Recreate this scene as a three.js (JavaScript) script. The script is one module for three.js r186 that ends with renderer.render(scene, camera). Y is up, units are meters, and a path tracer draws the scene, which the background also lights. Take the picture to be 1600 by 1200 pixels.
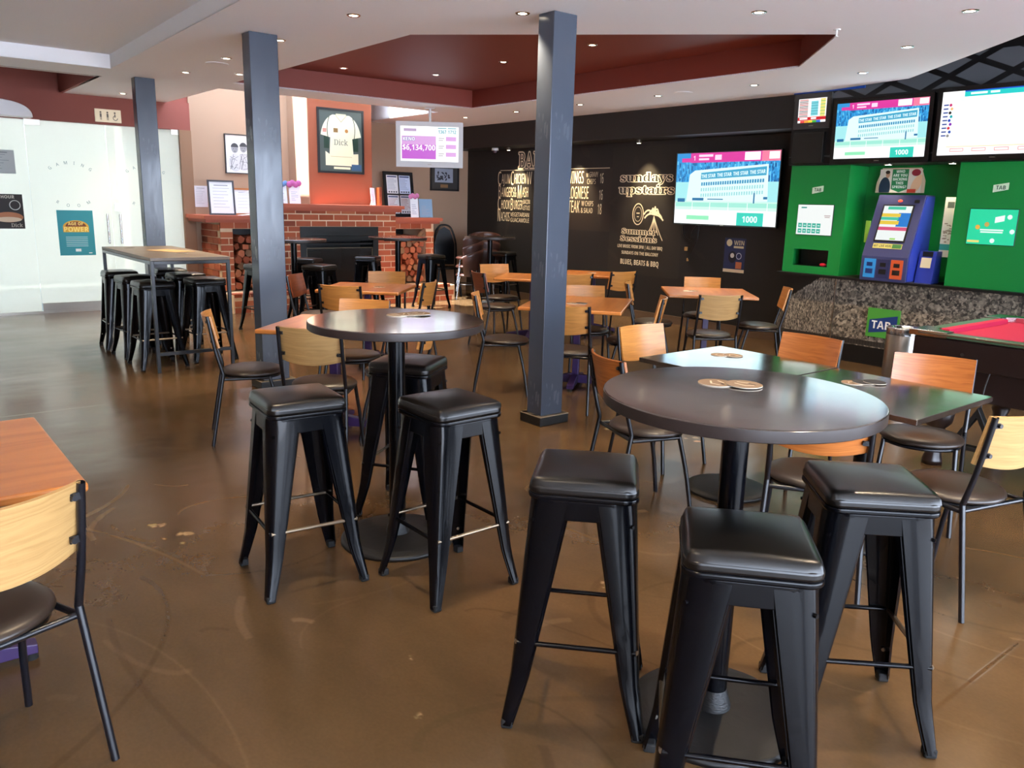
import * as THREE from 'three';
import { RoundedBoxGeometry } from 'three/addons/geometries/RoundedBoxGeometry.js';
import * as BGU from 'three/addons/utils/BufferGeometryUtils.js';
import { RectAreaLightUniformsLib } from 'three/addons/lights/RectAreaLightUniformsLib.js';
RectAreaLightUniformsLib.init();

// ---------------------------------------------------------------- camera, sky, sun, exposure
const scene = new THREE.Scene();
const camera = new THREE.PerspectiveCamera(50.93, 4 / 3, 0.05, 200);
{
  const R = Math.PI / 180, p = 12.6 * R, r = 1.47 * R, y = 39.0 * R;
  const fw = new THREE.Vector3(Math.sin(y) * Math.cos(p), -Math.sin(p), -Math.cos(y) * Math.cos(p));
  const right0 = new THREE.Vector3(Math.cos(y), 0, Math.sin(y));
  const up0 = new THREE.Vector3().crossVectors(right0, fw);
  const right = right0.clone().multiplyScalar(Math.cos(r)).addScaledVector(up0, Math.sin(r));
  const up = new THREE.Vector3().crossVectors(right, fw);
  camera.matrixAutoUpdate = true;
  camera.position.set(0, 1.57, 0);
  camera.quaternion.setFromRotationMatrix(new THREE.Matrix4().makeBasis(right, up, fw.clone().negate()));
}
scene.background = new THREE.Color(0.75, 0.88, 1.10);
scene.backgroundIntensity = 17;
const sun = new THREE.DirectionalLight(new THREE.Color(1, 0.97, 0.92), 36);
sun.position.set(5.1 - 6, 12, -10.75 - 0.6); sun.target.position.set(5.1, 0, -10.75);
sun.castShadow = true; sun.shadow.mapSize.set(2048, 2048);
Object.assign(sun.shadow.camera, { left: -10, right: 10, top: 10, bottom: -10, near: 0.5, far: 40 });
scene.add(sun, sun.target);
const renderer = new THREE.WebGLRenderer({ antialias: true });
renderer.toneMapping = THREE.LinearToneMapping;
renderer.toneMappingExposure = 1.04;
renderer.shadowMap.enabled = true;

// ---------------------------------------------------------------- helpers
let seed = 7;
const rnd = () => { seed = (seed * 1664525 + 1013904223) >>> 0; return seed / 4294967296; };
const rr = (a, b) => a + (b - a) * rnd();
const V = (x, y, z) => new THREE.Vector3(x, y, z);
const taken = {};
function numbered(n) { const k = taken[n] = (taken[n] ?? -1) + 1; return k ? n + '_' + String(k).padStart(3, '0') : n; }
function mesh(name, geo, mat, parent) {
  const g = Array.isArray(geo) ? merge(geo) : geo;
  const m = new THREE.Mesh(g, mat); m.name = parent === scene ? numbered(name) : name; m.castShadow = m.receiveShadow = true;
  (parent ?? scene).add(m); return m;
}
function merge(list) { return BGU.mergeGeometries(list.map(g => { const n = g.index ? g.toNonIndexed() : g; for (const k of Object.keys(n.attributes)) if (!['position', 'normal', 'uv'].includes(k)) n.deleteAttribute(k); return n; })); }
function thing(name, label, category, [x, y, z] = [0, 0, 0], turn = 0, group) {
  const o = new THREE.Group(); o.name = numbered(name); scene.add(o); o.position.set(x, y, z); o.rotation.y = turn;
  o.userData = { label, category }; if (group) o.userData.group = group; return o;
}
function dup(src, [x, y, z], turn, label, group) {
  const r = src.clone(); r.name = numbered(src.name.replace(/_\d{3}$/, '')); r.userData = { ...src.userData }; scene.add(r); r.position.set(x, y, z); r.rotation.set(0, turn, 0);
  if (label) r.userData.label = label; if (group) r.userData.group = group; return r;
}
function tag(o, label, category, group) { Object.assign(o.userData, { label, category }); if (group) o.userData.group = group; return o; }
function struct(name, geo, mat, label, category = 'structure') {
  const m = mesh(name, geo, mat, scene); m.name = name; m.userData = { kind: 'structure', label, category }; return m;
}
const at = (g, x, y, z) => g.translate(x, y, z);
const bx = (w, h, d, x = 0, y = 0, z = 0) => new THREE.BoxGeometry(w, h, d).translate(x, y, z);
const bb = (x0, x1, y0, y1, z0, z1) => new THREE.BoxGeometry(x1 - x0, y1 - y0, z1 - z0).translate((x0 + x1) / 2, (y0 + y1) / 2, (z0 + z1) / 2);
const rb = (w, h, d, r, x = 0, y = 0, z = 0, s = 2) => new RoundedBoxGeometry(w, h, d, s, r).translate(x, y, z);
const cyl = (r0, r1, h, x = 0, y = 0, z = 0, s = 20) => new THREE.CylinderGeometry(r0, r1, h, s).translate(x, y, z);
const lathe = (pts, s = 40) => new THREE.LatheGeometry(pts.map(p => new THREE.Vector2(p[0], p[1])), s);
function bar(a, b, r, s = 8, r2 = r) {
  const A = V(...a), B = V(...b), d = B.clone().sub(A), g = new THREE.CylinderGeometry(r2, r, d.length(), s);
  g.applyQuaternion(new THREE.Quaternion().setFromUnitVectors(V(0, 1, 0), d.normalize())); return g.translate(...A.add(B).multiplyScalar(.5).toArray());
}
function tube(pts, r, seg = 24, rs = 8, tension = .5) { return new THREE.TubeGeometry(new THREE.CatmullRomCurve3(pts.map(p => V(...p)), false, 'catmullrom', tension), seg, r, rs, false); }
function flat(pts, depth, bevel = 0) {   // polygon in XY pushed along +Z
  const s = new THREE.Shape(pts.map(p => new THREE.Vector2(...p)));
  return new THREE.ExtrudeGeometry(s, { depth, bevelEnabled: bevel > 0, bevelSize: bevel, bevelThickness: bevel, bevelSegments: 2 });
}
function rsq(w, r, y0, y1, bevel = 0) {   // square plate with rounded corners
  const h = w / 2 - bevel, s = new THREE.Shape(); r -= bevel; s.moveTo(-h + r, -h); s.lineTo(h - r, -h); s.absarc(h - r, -h + r, r, -Math.PI / 2, 0); s.lineTo(h, h - r); s.absarc(h - r, h - r, r, 0, Math.PI / 2); s.lineTo(-h + r, h); s.absarc(-h + r, h - r, r, Math.PI / 2, Math.PI); s.lineTo(-h, -h + r); s.absarc(-h + r, -h + r, r, Math.PI, Math.PI * 1.5);
  return new THREE.ExtrudeGeometry(s, { depth: y1 - y0 - 2 * bevel, bevelEnabled: bevel > 0, bevelSize: bevel, bevelThickness: bevel, bevelSegments: 3, curveSegments: 8 }).rotateX(-Math.PI / 2).translate(0, y0 + bevel, 0);
}
function slab(outer, holes, y0, y1) {    // outer, holes as [X, Z]
  const s = new THREE.Shape(outer.map(p => new THREE.Vector2(p[0], -p[1])));
  for (const h of holes) s.holes.push(new THREE.Path(h.map(p => new THREE.Vector2(p[0], -p[1]))));
  return new THREE.ExtrudeGeometry(s, { depth: y1 - y0, bevelEnabled: false }).rotateX(-Math.PI / 2).translate(0, y0, 0);
}
// ---------------------------------------------------------------- textures
const hash = (x, y) => { let n = Math.imul(x, 374761393) + Math.imul(y, 668265263); n = Math.imul(n ^ (n >>> 13), 1274126177); return ((n ^ (n >>> 16)) >>> 0) / 4294967296; };
function vn(x, y, px = 1e9, py = 1e9) {
  const xi = Math.floor(x), yi = Math.floor(y), fx = x - xi, fy = y - yi, u = fx * fx * (3 - 2 * fx), v = fy * fy * (3 - 2 * fy), m = (a, p) => ((a % p) + p) % p;
  const h = (a, b) => hash(m(a, px), m(b, py));
  return (h(xi, yi) * (1 - u) + h(xi + 1, yi) * u) * (1 - v) + (h(xi, yi + 1) * (1 - u) + h(xi + 1, yi + 1) * u) * v;
}
function fbm(x, y, o = 4, p = 1e9) { let s = 0, a = .5, t = 0; for (let i = 0; i < o; i++) { s += a * vn(x, y, p, p); t += a; x *= 2; y *= 2; p *= 2; a *= .5; } return s / t; }
function dataTex(n, f, srgb = true) {
  const d = new Uint8Array(n * n * 4);
  for (let j = 0; j < n; j++) for (let i = 0; i < n; i++) { const c = f(i / n, j / n), k = (j * n + i) * 4; d[k] = c[0]; d[k + 1] = c[1]; d[k + 2] = c[2]; d[k + 3] = 255; }
  const t = new THREE.DataTexture(d, n, n); t.wrapS = t.wrapT = THREE.RepeatWrapping; t.magFilter = THREE.LinearFilter; t.minFilter = THREE.LinearMipmapLinearFilter; t.generateMipmaps = true;
  if (srgb) t.colorSpace = THREE.SRGBColorSpace; t.needsUpdate = true; return t;
}
function canvasTex(w, h, draw) {
  const c = document.createElement('canvas'); c.width = w; c.height = h; const g = c.getContext('2d'); draw(g, w, h);
  const t = new THREE.CanvasTexture(c); t.colorSpace = THREE.SRGBColorSpace; t.anisotropy = 4; return t;
}
const mixc = (a, b, t) => a.map((v, i) => v + (b[i] - v) * t);
const woodTex = (a, b, sx = 3, sy = 40) => dataTex(256, (u, v) => {
  const w = fbm(u * sx, v * 4, 3, sx) * 2.2, g = fbm(u * sx, (v + w * .05) * sy, 3, 64), l = .5 + .5 * Math.sin((v * 9 + w * 1.3) * 6.28);
  return mixc(a, b, Math.min(1, .55 * g + .3 * l * g + .2 * hash(u * 256 | 0, v * 256 | 0) * g));
});
const mat = (o) => new THREE.MeshStandardMaterial(o);
const phys = (o) => new THREE.MeshPhysicalMaterial(o);
const smudge = dataTex(256, (u, v) => { const n = 90 + 120 * fbm(u * 5, v * 5, 5, 5); return [n, n, n]; }, false);
const grainBump = dataTex(256, (u, v) => { const n = 255 * fbm(u * 32, v * 32, 3, 32); return [n, n, n]; }, false);
const tl = (t, x, y = x) => { const c = t.clone(); c.repeat.set(x, y); c.needsUpdate = true; return c; };

const M = {
  ceil: mat({ color: '#f0f0f2', roughness: .9 }),
  red: mat({ color: '#7a2e20', roughness: .55 }),
  redwall: mat({ color: '#8d4a3e', roughness: .7 }),
  orange: mat({ color: '#9c5438', roughness: .75 }),
  beige: mat({ color: '#ab8d75', roughness: .85 }),
  white: mat({ color: '#dcdcda', roughness: .8 }),
  blackwall: mat({ color: '#1b1817', roughness: .55 }),
  blackpaint: mat({ color: '#14130f', roughness: .5 }),
  pole: mat({ color: '#444b57', roughness: .4, roughnessMap: tl(smudge, 1, 3) }),
  metal: phys({ color: '#05060a', roughness: .22, specularIntensity: .34, clearcoat: .1, clearcoatRoughness: .06 }),
  tubemetal: phys({ color: '#0d0f16', roughness: .32, specularIntensity: .8, clearcoat: .3, clearcoatRoughness: .2 }),
  castiron: mat({ color: '#131313', roughness: .5, bumpMap: grainBump, bumpScale: .001 }),
  vinyl: phys({ color: '#0b0908', specularIntensity: .8, roughness: .3, clearcoat: .2, clearcoatRoughness: .3 }),
  seat: phys({ color: '#2a2019', roughness: .38, clearcoat: .25, clearcoatRoughness: .35 }),
  rubber: mat({ color: '#0c0c0c', roughness: .8 }),
  steelworn: mat({ color: '#8a7c6a', roughness: .3, metalness: .9 }),
  chrome: mat({ color: '#c8c8c8', roughness: .18, metalness: 1 }),
  brushed: mat({ color: '#b9b2a6', roughness: .3, metalness: 1 }),
  purple: mat({ color: '#33204f', roughness: .4 }),
  laminate: phys({ color: '#352b25', roughness: .3, roughnessMap: tl(smudge, 2, 2), ior: 1.75, clearcoat: 1, clearcoatRoughness: .1 }),
  laminateEdge: mat({ color: '#2a2220', roughness: .4 }),
  oak: phys({ map: woodTex([216, 150, 76], [172, 110, 50]), roughness: .4, clearcoat: .25, clearcoatRoughness: .25 }),
  pale: phys({ map: woodTex([196, 158, 102], [160, 122, 72]), roughness: .45, clearcoat: .15, clearcoatRoughness: .3 }),
  amber: phys({ map: woodTex([196, 120, 58], [146, 78, 30]), roughness: .35, clearcoat: .3, clearcoatRoughness: .2 }),
  russet: phys({ map: woodTex([150, 76, 40], [110, 50, 24]), roughness: .38, clearcoat: .25, clearcoatRoughness: .25 }),
  topwood: phys({ map: woodTex([212, 136, 66], [168, 96, 40], 2, 24), roughness: .28, clearcoat: .5, clearcoatRoughness: .15 }),
  greytop: mat({ map: woodTex([120, 108, 94], [92, 80, 68], 2, 30), roughness: .4 }),
  mortar: mat({ color: '#e6c8a4', roughness: .95, bumpMap: grainBump, bumpScale: .002 }),
  stone: mat({ color: '#b05c44', roughness: .7 }),
  black: mat({ color: '#0d0d0d', roughness: .45 }),
  firebox: mat({ color: '#151617', roughness: .4 }),
  green: mat({ color: '#0f8238', roughness: .4 }),
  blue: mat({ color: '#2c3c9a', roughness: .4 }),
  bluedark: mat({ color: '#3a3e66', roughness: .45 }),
  bluesign: mat({ color: '#1c4fae', roughness: .5 }),
  paper: mat({ color: '#e6e4e0', roughness: .8 }),
  frameblack: mat({ color: '#17171a', roughness: .4 }),
  leather: phys({ color: '#3a211b', roughness: .35, clearcoat: .3, clearcoatRoughness: .3 }),
  cloth: mat({ color: '#b3103e', roughness: .9 }),
  railgreen: mat({ color: '#3f5a40', roughness: .35 }),
  darkwood: phys({ color: '#1d100d', roughness: .35, clearcoat: .3, clearcoatRoughness: .2 }),
  tvwhite: mat({ color: '#cfcfcf', roughness: .35 }),
  lens: mat({ color: '#ffffff', emissive: new THREE.Color(1, .86, .66), emissiveIntensity: 13 }),
  frosted: phys({ color: '#f8f4ea', transmission: .9, roughness: .85, thickness: 0, ior: 1.3 }),
  frametan: mat({ color: '#8a6446', roughness: .5 }),
};
// ---------------------------------------------------------------- the room
const C = 2.81, ZB = -12.15, XW = 8.7;
const floorTex = canvasTex(2048, 2048, (g, w, h) => {
  const px = X => (X + 3) / 12 * w, py = Z => (Z + 12.2) / 16.9 * h;
  g.fillStyle = '#57432d'; g.fillRect(0, 0, w, h);
  const im = g.getImageData(0, 0, w, h), d = im.data;
  for (let j = 0; j < h; j++) for (let i = 0; i < w; i++) {
    const n = fbm(i * .006, j * .005, 4) - .5, m = fbm(i * .05 + 40, j * .03, 3) - .5, k = (j * w + i) * 4, s = 1 + n * .34 + m * .14 + (hash(i, j) - .5) * .05;
    d[k] *= s; d[k + 1] *= s * (1 - n * .05); d[k + 2] *= s * (1 - n * .12);
  }
  g.putImageData(im, 0, 0);
  for (let k = 0; k < 1100; k++) {   // trowel sweeps and scuffs
    const a = rr(0, 6.28), r = rr(14, 130), x = rr(0, w), y = rr(0, h);
    g.strokeStyle = rnd() < .55 ? `rgba(168,138,104,${rr(.05, .22)})` : `rgba(36,24,14,${rr(.05, .2)})`; g.lineWidth = rr(1, 5);
    g.beginPath(); g.ellipse(x, y, r, r * rr(.3, .8), a, 0, rr(.5, 2.4)); g.stroke();
  }
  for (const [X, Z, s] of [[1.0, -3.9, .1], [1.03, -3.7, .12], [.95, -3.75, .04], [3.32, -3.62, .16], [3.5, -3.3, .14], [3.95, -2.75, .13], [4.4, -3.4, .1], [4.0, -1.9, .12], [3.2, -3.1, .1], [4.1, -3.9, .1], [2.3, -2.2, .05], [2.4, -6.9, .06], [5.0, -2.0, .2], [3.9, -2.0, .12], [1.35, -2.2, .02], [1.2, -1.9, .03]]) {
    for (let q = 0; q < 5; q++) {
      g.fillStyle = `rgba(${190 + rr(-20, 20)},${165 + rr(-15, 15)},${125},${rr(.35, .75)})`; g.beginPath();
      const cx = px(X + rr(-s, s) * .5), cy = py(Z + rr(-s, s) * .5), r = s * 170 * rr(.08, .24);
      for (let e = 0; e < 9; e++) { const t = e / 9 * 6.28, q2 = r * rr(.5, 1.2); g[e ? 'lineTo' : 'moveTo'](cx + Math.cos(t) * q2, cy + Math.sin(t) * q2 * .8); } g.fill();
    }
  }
});
const floorMat = phys({ map: floorTex, roughness: .3, roughnessMap: tl(dataTex(512, (u, v) => { const n = 120 + 130 * fbm(u * 8, v * 8, 5, 8); return [n, n, n]; }, false), 3, 4), bumpMap: tl(dataTex(512, (u, v) => { const n = 255 * fbm(u * 6, v * 10, 4, 6); return [n, n, n]; }, false), 2, 3), bumpScale: .009, specularColor: new THREE.Color('#ffe2c0'), specularIntensity: 1, ior: 1.6 });
{ const f = struct('floor', bx(12, .12, 16.9, 3, -.06, -3.75), floorMat, 'dark brown trowelled concrete floor with scuffs and worn patches', 'floor'); }
const redPoly = [[3.49, -5.65], [5.66, -3.38], [6.67, -4.33], [6.7, -9.28], [3.5, -9.42]];
const trayPoly = [[-2.6, -9.42], [2.23, -9.38], [2.02, -1.8], [-2.6, -1.8]];
{
  struct('ceiling', slab([[-3, 3.2], [-3, -10.12], [2.25, -10.15], [2.29, ZB], [3.55, ZB], [3.55, -10.03], [6.65, -10.03], [6.65, ZB], [8.25, ZB], [8.2, -5.2], [7.9, -3.95], [6.5, -2.45], [5.6, -1.55], [5.6, 3.2]], [redPoly, trayPoly], C, C + .012), M.ceil, 'flat white plaster ceiling with cut-out recesses', 'ceiling');
  const reveal = (poly, y0, y1, t = .04) => poly.map((a, i) => {
    const b = poly[(i + 1) % poly.length], l = Math.hypot(b[0] - a[0], b[1] - a[1]);
    const dx = (b[0] - a[0]) / l, dz = (b[1] - a[1]) / l, cx = poly.reduce((s, p) => s + p[0], 0) / poly.length, cz = poly.reduce((s, p) => s + p[1], 0) / poly.length;
    let nx = dz, nz = -dx; const mx = (a[0] + b[0]) / 2, mz = (a[1] + b[1]) / 2; if ((mx - cx) * nx + (mz - cz) * nz < 0) { nx = -nx; nz = -nz; }
    return new THREE.BoxGeometry(l + .06, y1 - y0, t).rotateY(-Math.atan2(dz, dx)).translate(mx + nx * t / 2, (y0 + y1) / 2, mz + nz * t / 2);
  });
  const grow = poly => { const cx = poly.reduce((s, p) => s + p[0], 0) / poly.length, cz = poly.reduce((s, p) => s + p[1], 0) / poly.length; return poly.map(p => [p[0] + Math.sign(p[0] - cx) * .06, p[1] + Math.sign(p[1] - cz) * .06]); };
  struct('ceiling_recess', merge([...reveal(redPoly, C + .002, 3.05), slab(grow(redPoly), [], 3.04, 3.08)]), M.red, 'terracotta red recessed ceiling panel with angled corners', 'ceiling');
  struct('ceiling_tray', merge([...reveal(trayPoly, C + .002, 2.95), slab(grow(trayPoly), [], 2.945, 2.98)]), M.ceil, 'raised white ceiling tray near the frosted doors', 'ceiling');
  // skylight shaft over the fireplace and the roof that closes the building
  struct('trim_1', merge([bb(6.65, 6.75, C + .004, 4.3, ZB, -9.95), bb(3.45, 3.55, C + .004, 4.3, ZB, -9.95), bb(3.45, 6.75, C + .004, 4.3, -10.03, -9.95)]), M.white, 'white plaster sides of the skylight shaft above fireplace', 'skylight shaft');
  struct('roof', slab([[-3.2, 3.4], [-3.2, -12.4], [9.1, -12.4], [9.1, 3.4]], [[[3.9, -12.0], [6.1, -12.0], [6.1, -10.4], [3.9, -10.4]]], 4.3, 4.45), M.blackpaint, 'dark roof deck with a skylight opening', 'roof');
  struct('ceiling_upper', merge([slab([[5.3, 3.2], [5.3, -2.6], [8.3, -5.6], [9, -5.6], [9, 3.2]], [], 3.3, 3.36)]), M.blackpaint, 'black upper ceiling over the betting wall and pool table', 'ceiling');
  struct('ceiling_dark', bb(-3, 2.3, 3.5, 3.56, ZB, -10.0), M.redwall, 'dark maroon soffit above the frosted glass doors', 'ceiling');
}
struct('wall_left', bb(-3.2, -3, 0, 4.3, -12.4, 3.4), M.beige, 'plain beige side wall', 'wall');
{ // rear wall: open shopfront, with an unseen overhang added to block high sky
  const g = [bb(-3, 9, 2.7, 4.3, 3.2, 3.4), bb(-3, 9, 0, .12, 3.2, 3.4)];
  for (const x of [-3, .85, 4.7, 8.5]) g.push(bb(x, x + .3, 0, 2.75, 3.2, 3.4));
  struct('wall_rear', g, M.beige, 'street front wall with wide open windows', 'wall');
  struct('added_overhang', bb(-3.2, 9.1, 2.8, 2.9, 3.4, 5.2), M.white, 'added flat overhang outside the front windows, keeps high sky off the floor', 'added_overhang');
  struct('pavement', bb(-25, 30, -.3, -.1, 3.4, 34), mat({ color: '#d2d3d6', roughness: .95 }), 'pale sunlit street pavement outside the front windows', 'pavement');
}
// back wall: glass partition on the left, beige wall with chimney breast on the right
struct('wall_back', [bb(3.86, 9, 0, 4.3, ZB - .2, ZB)], M.beige, 'taupe painted back wall behind the fireplace', 'wall');
struct('chimney_side', [bb(5.318, 5.33, 1.4, 4.3, ZB, -11.452)], M.beige, 'taupe side face of the chimney breast, paler than its front', 'wall');  // side face takes the taupe of the back wall, paler than the front
struct('chimney_breast', [bb(5.33, 6.37, 1.4, 4.3, ZB, -11.45)], M.orange, 'burnt orange painted chimney breast above the brick mantel', 'wall');
struct('wall_lintel', [bb(-3, 3.86, 2.46, 2.83, ZB - .14, ZB + .04), bb(-3, 3.86, 2.83, 4.3, ZB - .14, ZB - .02)], M.redwall, 'brick red beam above the frosted glass partition', 'wall');
struct('trim_2', [bb(2.29, 3.55, C, 4.3, ZB + .0, ZB + .03), bb(2.25, 2.29, C, 3.5, ZB, -10.1), bb(-3, 2.3, C, 3.5, -10.1, -10.06)], M.redwall, 'dark maroon sides of the ceiling opening before the doors', 'trim');
struct('trim_3', [new THREE.ExtrudeGeometry((() => { const s = new THREE.Shape(); s.moveTo(0, 0); s.lineTo(3.2, 0); s.quadraticCurveTo(3.2, .14, 2.9, .17); s.lineTo(0, .19); return s; })(), { depth: .22, bevelEnabled: true, bevelSize: .01, bevelThickness: .01 }).translate(-1.32, 2.475, ZB + .03)], M.ceil, 'white curved bulkhead over the frosted doors', 'trim');
{ // frosted glass partition: five sheets with joints, door handles, base rail
  const gx = [-2.99, -1.0, .4, 1.82, 2.76, 3.7];
  const gp = struct('window_1', [bb(3.7, 3.86, 0, 2.46, ZB - .06, ZB + .06)], M.frametan, 'timber framed frosted glass partition with double doors', 'partition');
  for (let i = 0; i < 5; i++) { const s = mesh('glass_pane', bb(gx[i] + .0025, gx[i + 1] - .0025, i > 2 ? .13 : .03, 2.455, ZB - .006, ZB + .006), M.frosted, gp); s.userData.label = 'frosted pale green glass sheet'; }
  for (const [a, b] of [[1.83, 2.75], [2.77, 3.69]]) mesh('bottom_rail', bb(a, b, .03, .13, ZB - .02, ZB + .02), M.brushed, gp);
  for (const x of [2.69, 2.85]) mesh('door_handle', [bar([x, .9, ZB + .06], [x, 1.3, ZB + .06], .014, 10), bar([x, .93, ZB], [x, .93, ZB + .06], .01), bar([x, 1.27, ZB], [x, 1.27, ZB + .06], .01)], M.chrome, gp);
  mesh('door_lock', bb(2.8, 2.88, 1.34, 1.44, ZB, ZB + .03), M.chrome, gp);
  for (const x of [1.82, 3.6]) mesh('patch_hinge', bb(x, x + .18, 2.39, 2.46, ZB - .02, ZB + .02), M.brushed, gp);
  mesh('floor_track', bb(-3, 3.7, 0, .03, ZB - .03, ZB + .03), M.brushed, gp);
  const letter = (ch, x, y, rot, s = .075) => {
    const t = canvasTex(64, 64, (g) => { g.clearRect(0, 0, 64, 64); g.fillStyle = '#6f7f80'; g.font = '46px sans-serif'; g.textAlign = 'center'; g.textBaseline = 'middle'; g.fillText(ch, 32, 34); });
    const m = mesh('glass_letter', new THREE.PlaneGeometry(s, s).rotateZ(rot).translate(x, y, ZB + .009), mat({ map: t, transparent: true, alphaTest: .4, roughness: .8 }), gp); return m;
  };
  for (const cx of [2.3, 3.23]) {
    [...'GAMING'].forEach((c, i) => { const a = (i - 2.5) / 2.5 * .62; letter(c, cx + Math.sin(a) * .41, 1.54 + Math.cos(a) * .41, -a); });
    [...'ROOM'].forEach((c, i) => { const a = (i - 1.5) / 1.5 * .5; letter(c, cx + Math.sin(a) * .38, 1.78 - Math.cos(a) * .38, a); });
  }
}
{ // bright lobby seen through the glass
  struct('floor_lobby', bb(-3.2, 3.9, -.12, 0, -16.2, -12.2), mat({ color: '#9aa5a8', roughness: .8 }), 'pale grey lobby floor behind the frosted glass', 'floor');
  struct('wall_lobby', [bb(-3.2, 3.9, 0, 2.9, -16.3, -16.15), bb(-3.2, 3.9, 2.9, 3, -15.6, -12.3), bb(3.8, 3.95, 0, 2.9, -16.2, -12.36), bb(-3.3, -3.15, 0, 2.9, -16.2, -12.4)], mat({ color: '#dfe4e3', roughness: .9 }), 'white lobby walls behind the frosted glass, with an added roof that dims it', 'wall');  // the unseen roof piece is added to dim the glass
}
// right black wall with painted menus
const wallTex = canvasTex(2048, 736, (g, w, h) => {
  const z0 = -12.15, z1 = -5.3, px = z => (z - z0) / (z1 - z0) * w, py = y => (1 - y / 2.46) * h, S = w / (z1 - z0);
  g.fillStyle = '#1a1817'; g.fillRect(0, 0, w, h);
  g.fillStyle = '#2a221c'; g.fillRect(px(-9.6), py(2.12), px(-8.4) - px(-9.6), py(1.2) - py(2.12));     // lighter brown rectangles
  g.fillStyle = '#24201b'; g.fillRect(px(-8.55), py(2.4), px(-7.2) - px(-8.55), py(.62) - py(2.4));
  g.fillStyle = 'rgba(60,50,42,.25)'; for (let i = 0; i < 60; i++) { g.beginPath(); g.ellipse(rr(0, w), rr(0, h), rr(8, 60), rr(4, 22), rr(0, 3), 0, 6.28); g.fill(); }
  const ink = '#e9d9b8'; g.fillStyle = ink; g.strokeStyle = ink; g.textBaseline = 'alphabetic';
  const txt = (s, z, y, hgt, wid, font = 'sans-serif', outline = false, bold = '') => {
    g.save(); g.font = `${bold} 100px ${font}`; const m = g.measureText(s).width; g.translate(px(z), py(y)); g.scale(wid * S / m, hgt * S / 72);
    if (outline) { g.lineWidth = 13; g.lineJoin = 'round'; g.strokeText(s, 0, 0); g.fillStyle = '#1d1a18'; g.fillText(s, 0, 0); g.fillStyle = ink; } else g.fillText(s, 0, 0); g.restore();
  };
  txt('BAR', -10.72, 2.15, .24, .56, 'serif', true);
  g.fillRect(px(-11.2), py(2.12), px(-8.6) - px(-11.2), 3);
  txt('C', -11.27, 1.88, .22, .1); txt('AJUN', -11.16, 1.9, .16, .23); txt('C', -10.92, 1.88, .22, .09); txt('HICKEN', -10.82, 1.9, .16, .32); txt('W', -10.49, 1.89, .2, .13);
  txt('B', -11.25, 1.66, .22, .08); txt('ANGERS&', -11.16, 1.68, .16, .41); txt('M', -10.73, 1.66, .21, .12); txt('ASH', -10.6, 1.68, .16, .16);
  txt('C', -11.26, 1.46, .21, .09); txt('HOOK', -11.16, 1.48, .15, .24); txt('B', -10.91, 1.46, .2, .08); txt('URGER', -10.82, 1.48, .15, .24); txt('BACON', -10.57, 1.57, .07, .18); txt('LETTUCE', -10.57, 1.475, .07, .18);
  txt('N', -11.26, 1.27, .21, .09); txt('ACHOS', -11.16, 1.28, .15, .24); txt('VEGETARIAN', -10.9, 1.36, .065, .5); txt('GUACAMOLE', -10.9, 1.27, .065, .5);
  txt('WINGS', -9.5, 1.9, .18, .36); txt('w GRAVY', -9.09, 1.99, .075, .25); txt('CHIPS', -9.07, 1.89, .075, .19); txt('16', -8.8, 1.9, .14, .08);
  txt('BOLOGNESE', -9.62, 1.67, .18, .6); txt('16', -8.8, 1.66, .14, .08);
  txt('STEAK', -9.52, 1.46, .18, .31); txt('W CHIPS', -9.17, 1.565, .075, .26); txt('& SALAD', -9.18, 1.46, .075, .26); txt('18', -8.82, 1.45, .15, .09);
  txt('sundays', -8.38, 1.92, .115, .98, 'serif', true, 'bold'); txt('upstairs', -8.4, 1.75, .115, 1.04, 'serif', true, 'bold');
  g.lineWidth = 4; g.beginPath(); g.ellipse(px(-8.0), py(1.47), .1 * S, .145 * S, 0, 0, 6.29); g.stroke(); g.lineWidth = 2; g.beginPath(); g.ellipse(px(-8.0), py(1.47), .07 * S, .1 * S, 0, 0, 6.29); g.stroke(); g.fillRect(px(-8.03), py(1.49), .06 * S, 4); g.fillRect(px(-8.02), py(1.44), .04 * S, 3);
  for (let i = 0; i < 9; i++) {   // palm crown and trunks
    const a = -2.9 + i * .36, x = px(-7.7), y = py(1.47), L = rr(.14, .24) * S; g.lineWidth = 7; g.beginPath(); g.moveTo(x, y); g.quadraticCurveTo(x + Math.cos(a) * L * .6, y + Math.sin(a) * L * .9, x + Math.cos(a) * L, y + Math.sin(a) * L * .6 + .08 * S); g.stroke();
  }
  for (let i = 0; i < 5; i++) { g.lineWidth = 4; g.beginPath(); g.moveTo(px(-7.7), py(1.45)); g.quadraticCurveTo(px(-7.72 + i * .02), py(1.3), px(-7.86 + i * .085), py(1.12 + (i % 2) * .07)); g.stroke(); }
  txt('Summer', -8.3, 1.19, .075, .66, 'serif', true, 'bold'); txt('Sessions', -8.32, 1.085, .075, .7, 'serif', true, 'bold');
  txt('LIVE MUSIC FROM 3PM | ALL DAY BBQ', -8.37, .99, .045, .86, 'sans-serif', false, 'bold'); txt('SUNDAYS ON THE BALCONY', -8.28, .9, .045, .7, 'sans-serif', false, 'bold'); txt('BLUES, BEATS & BBQ', -8.3, .755, .075, .74, 'sans-serif', false, 'bold');
});
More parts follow.
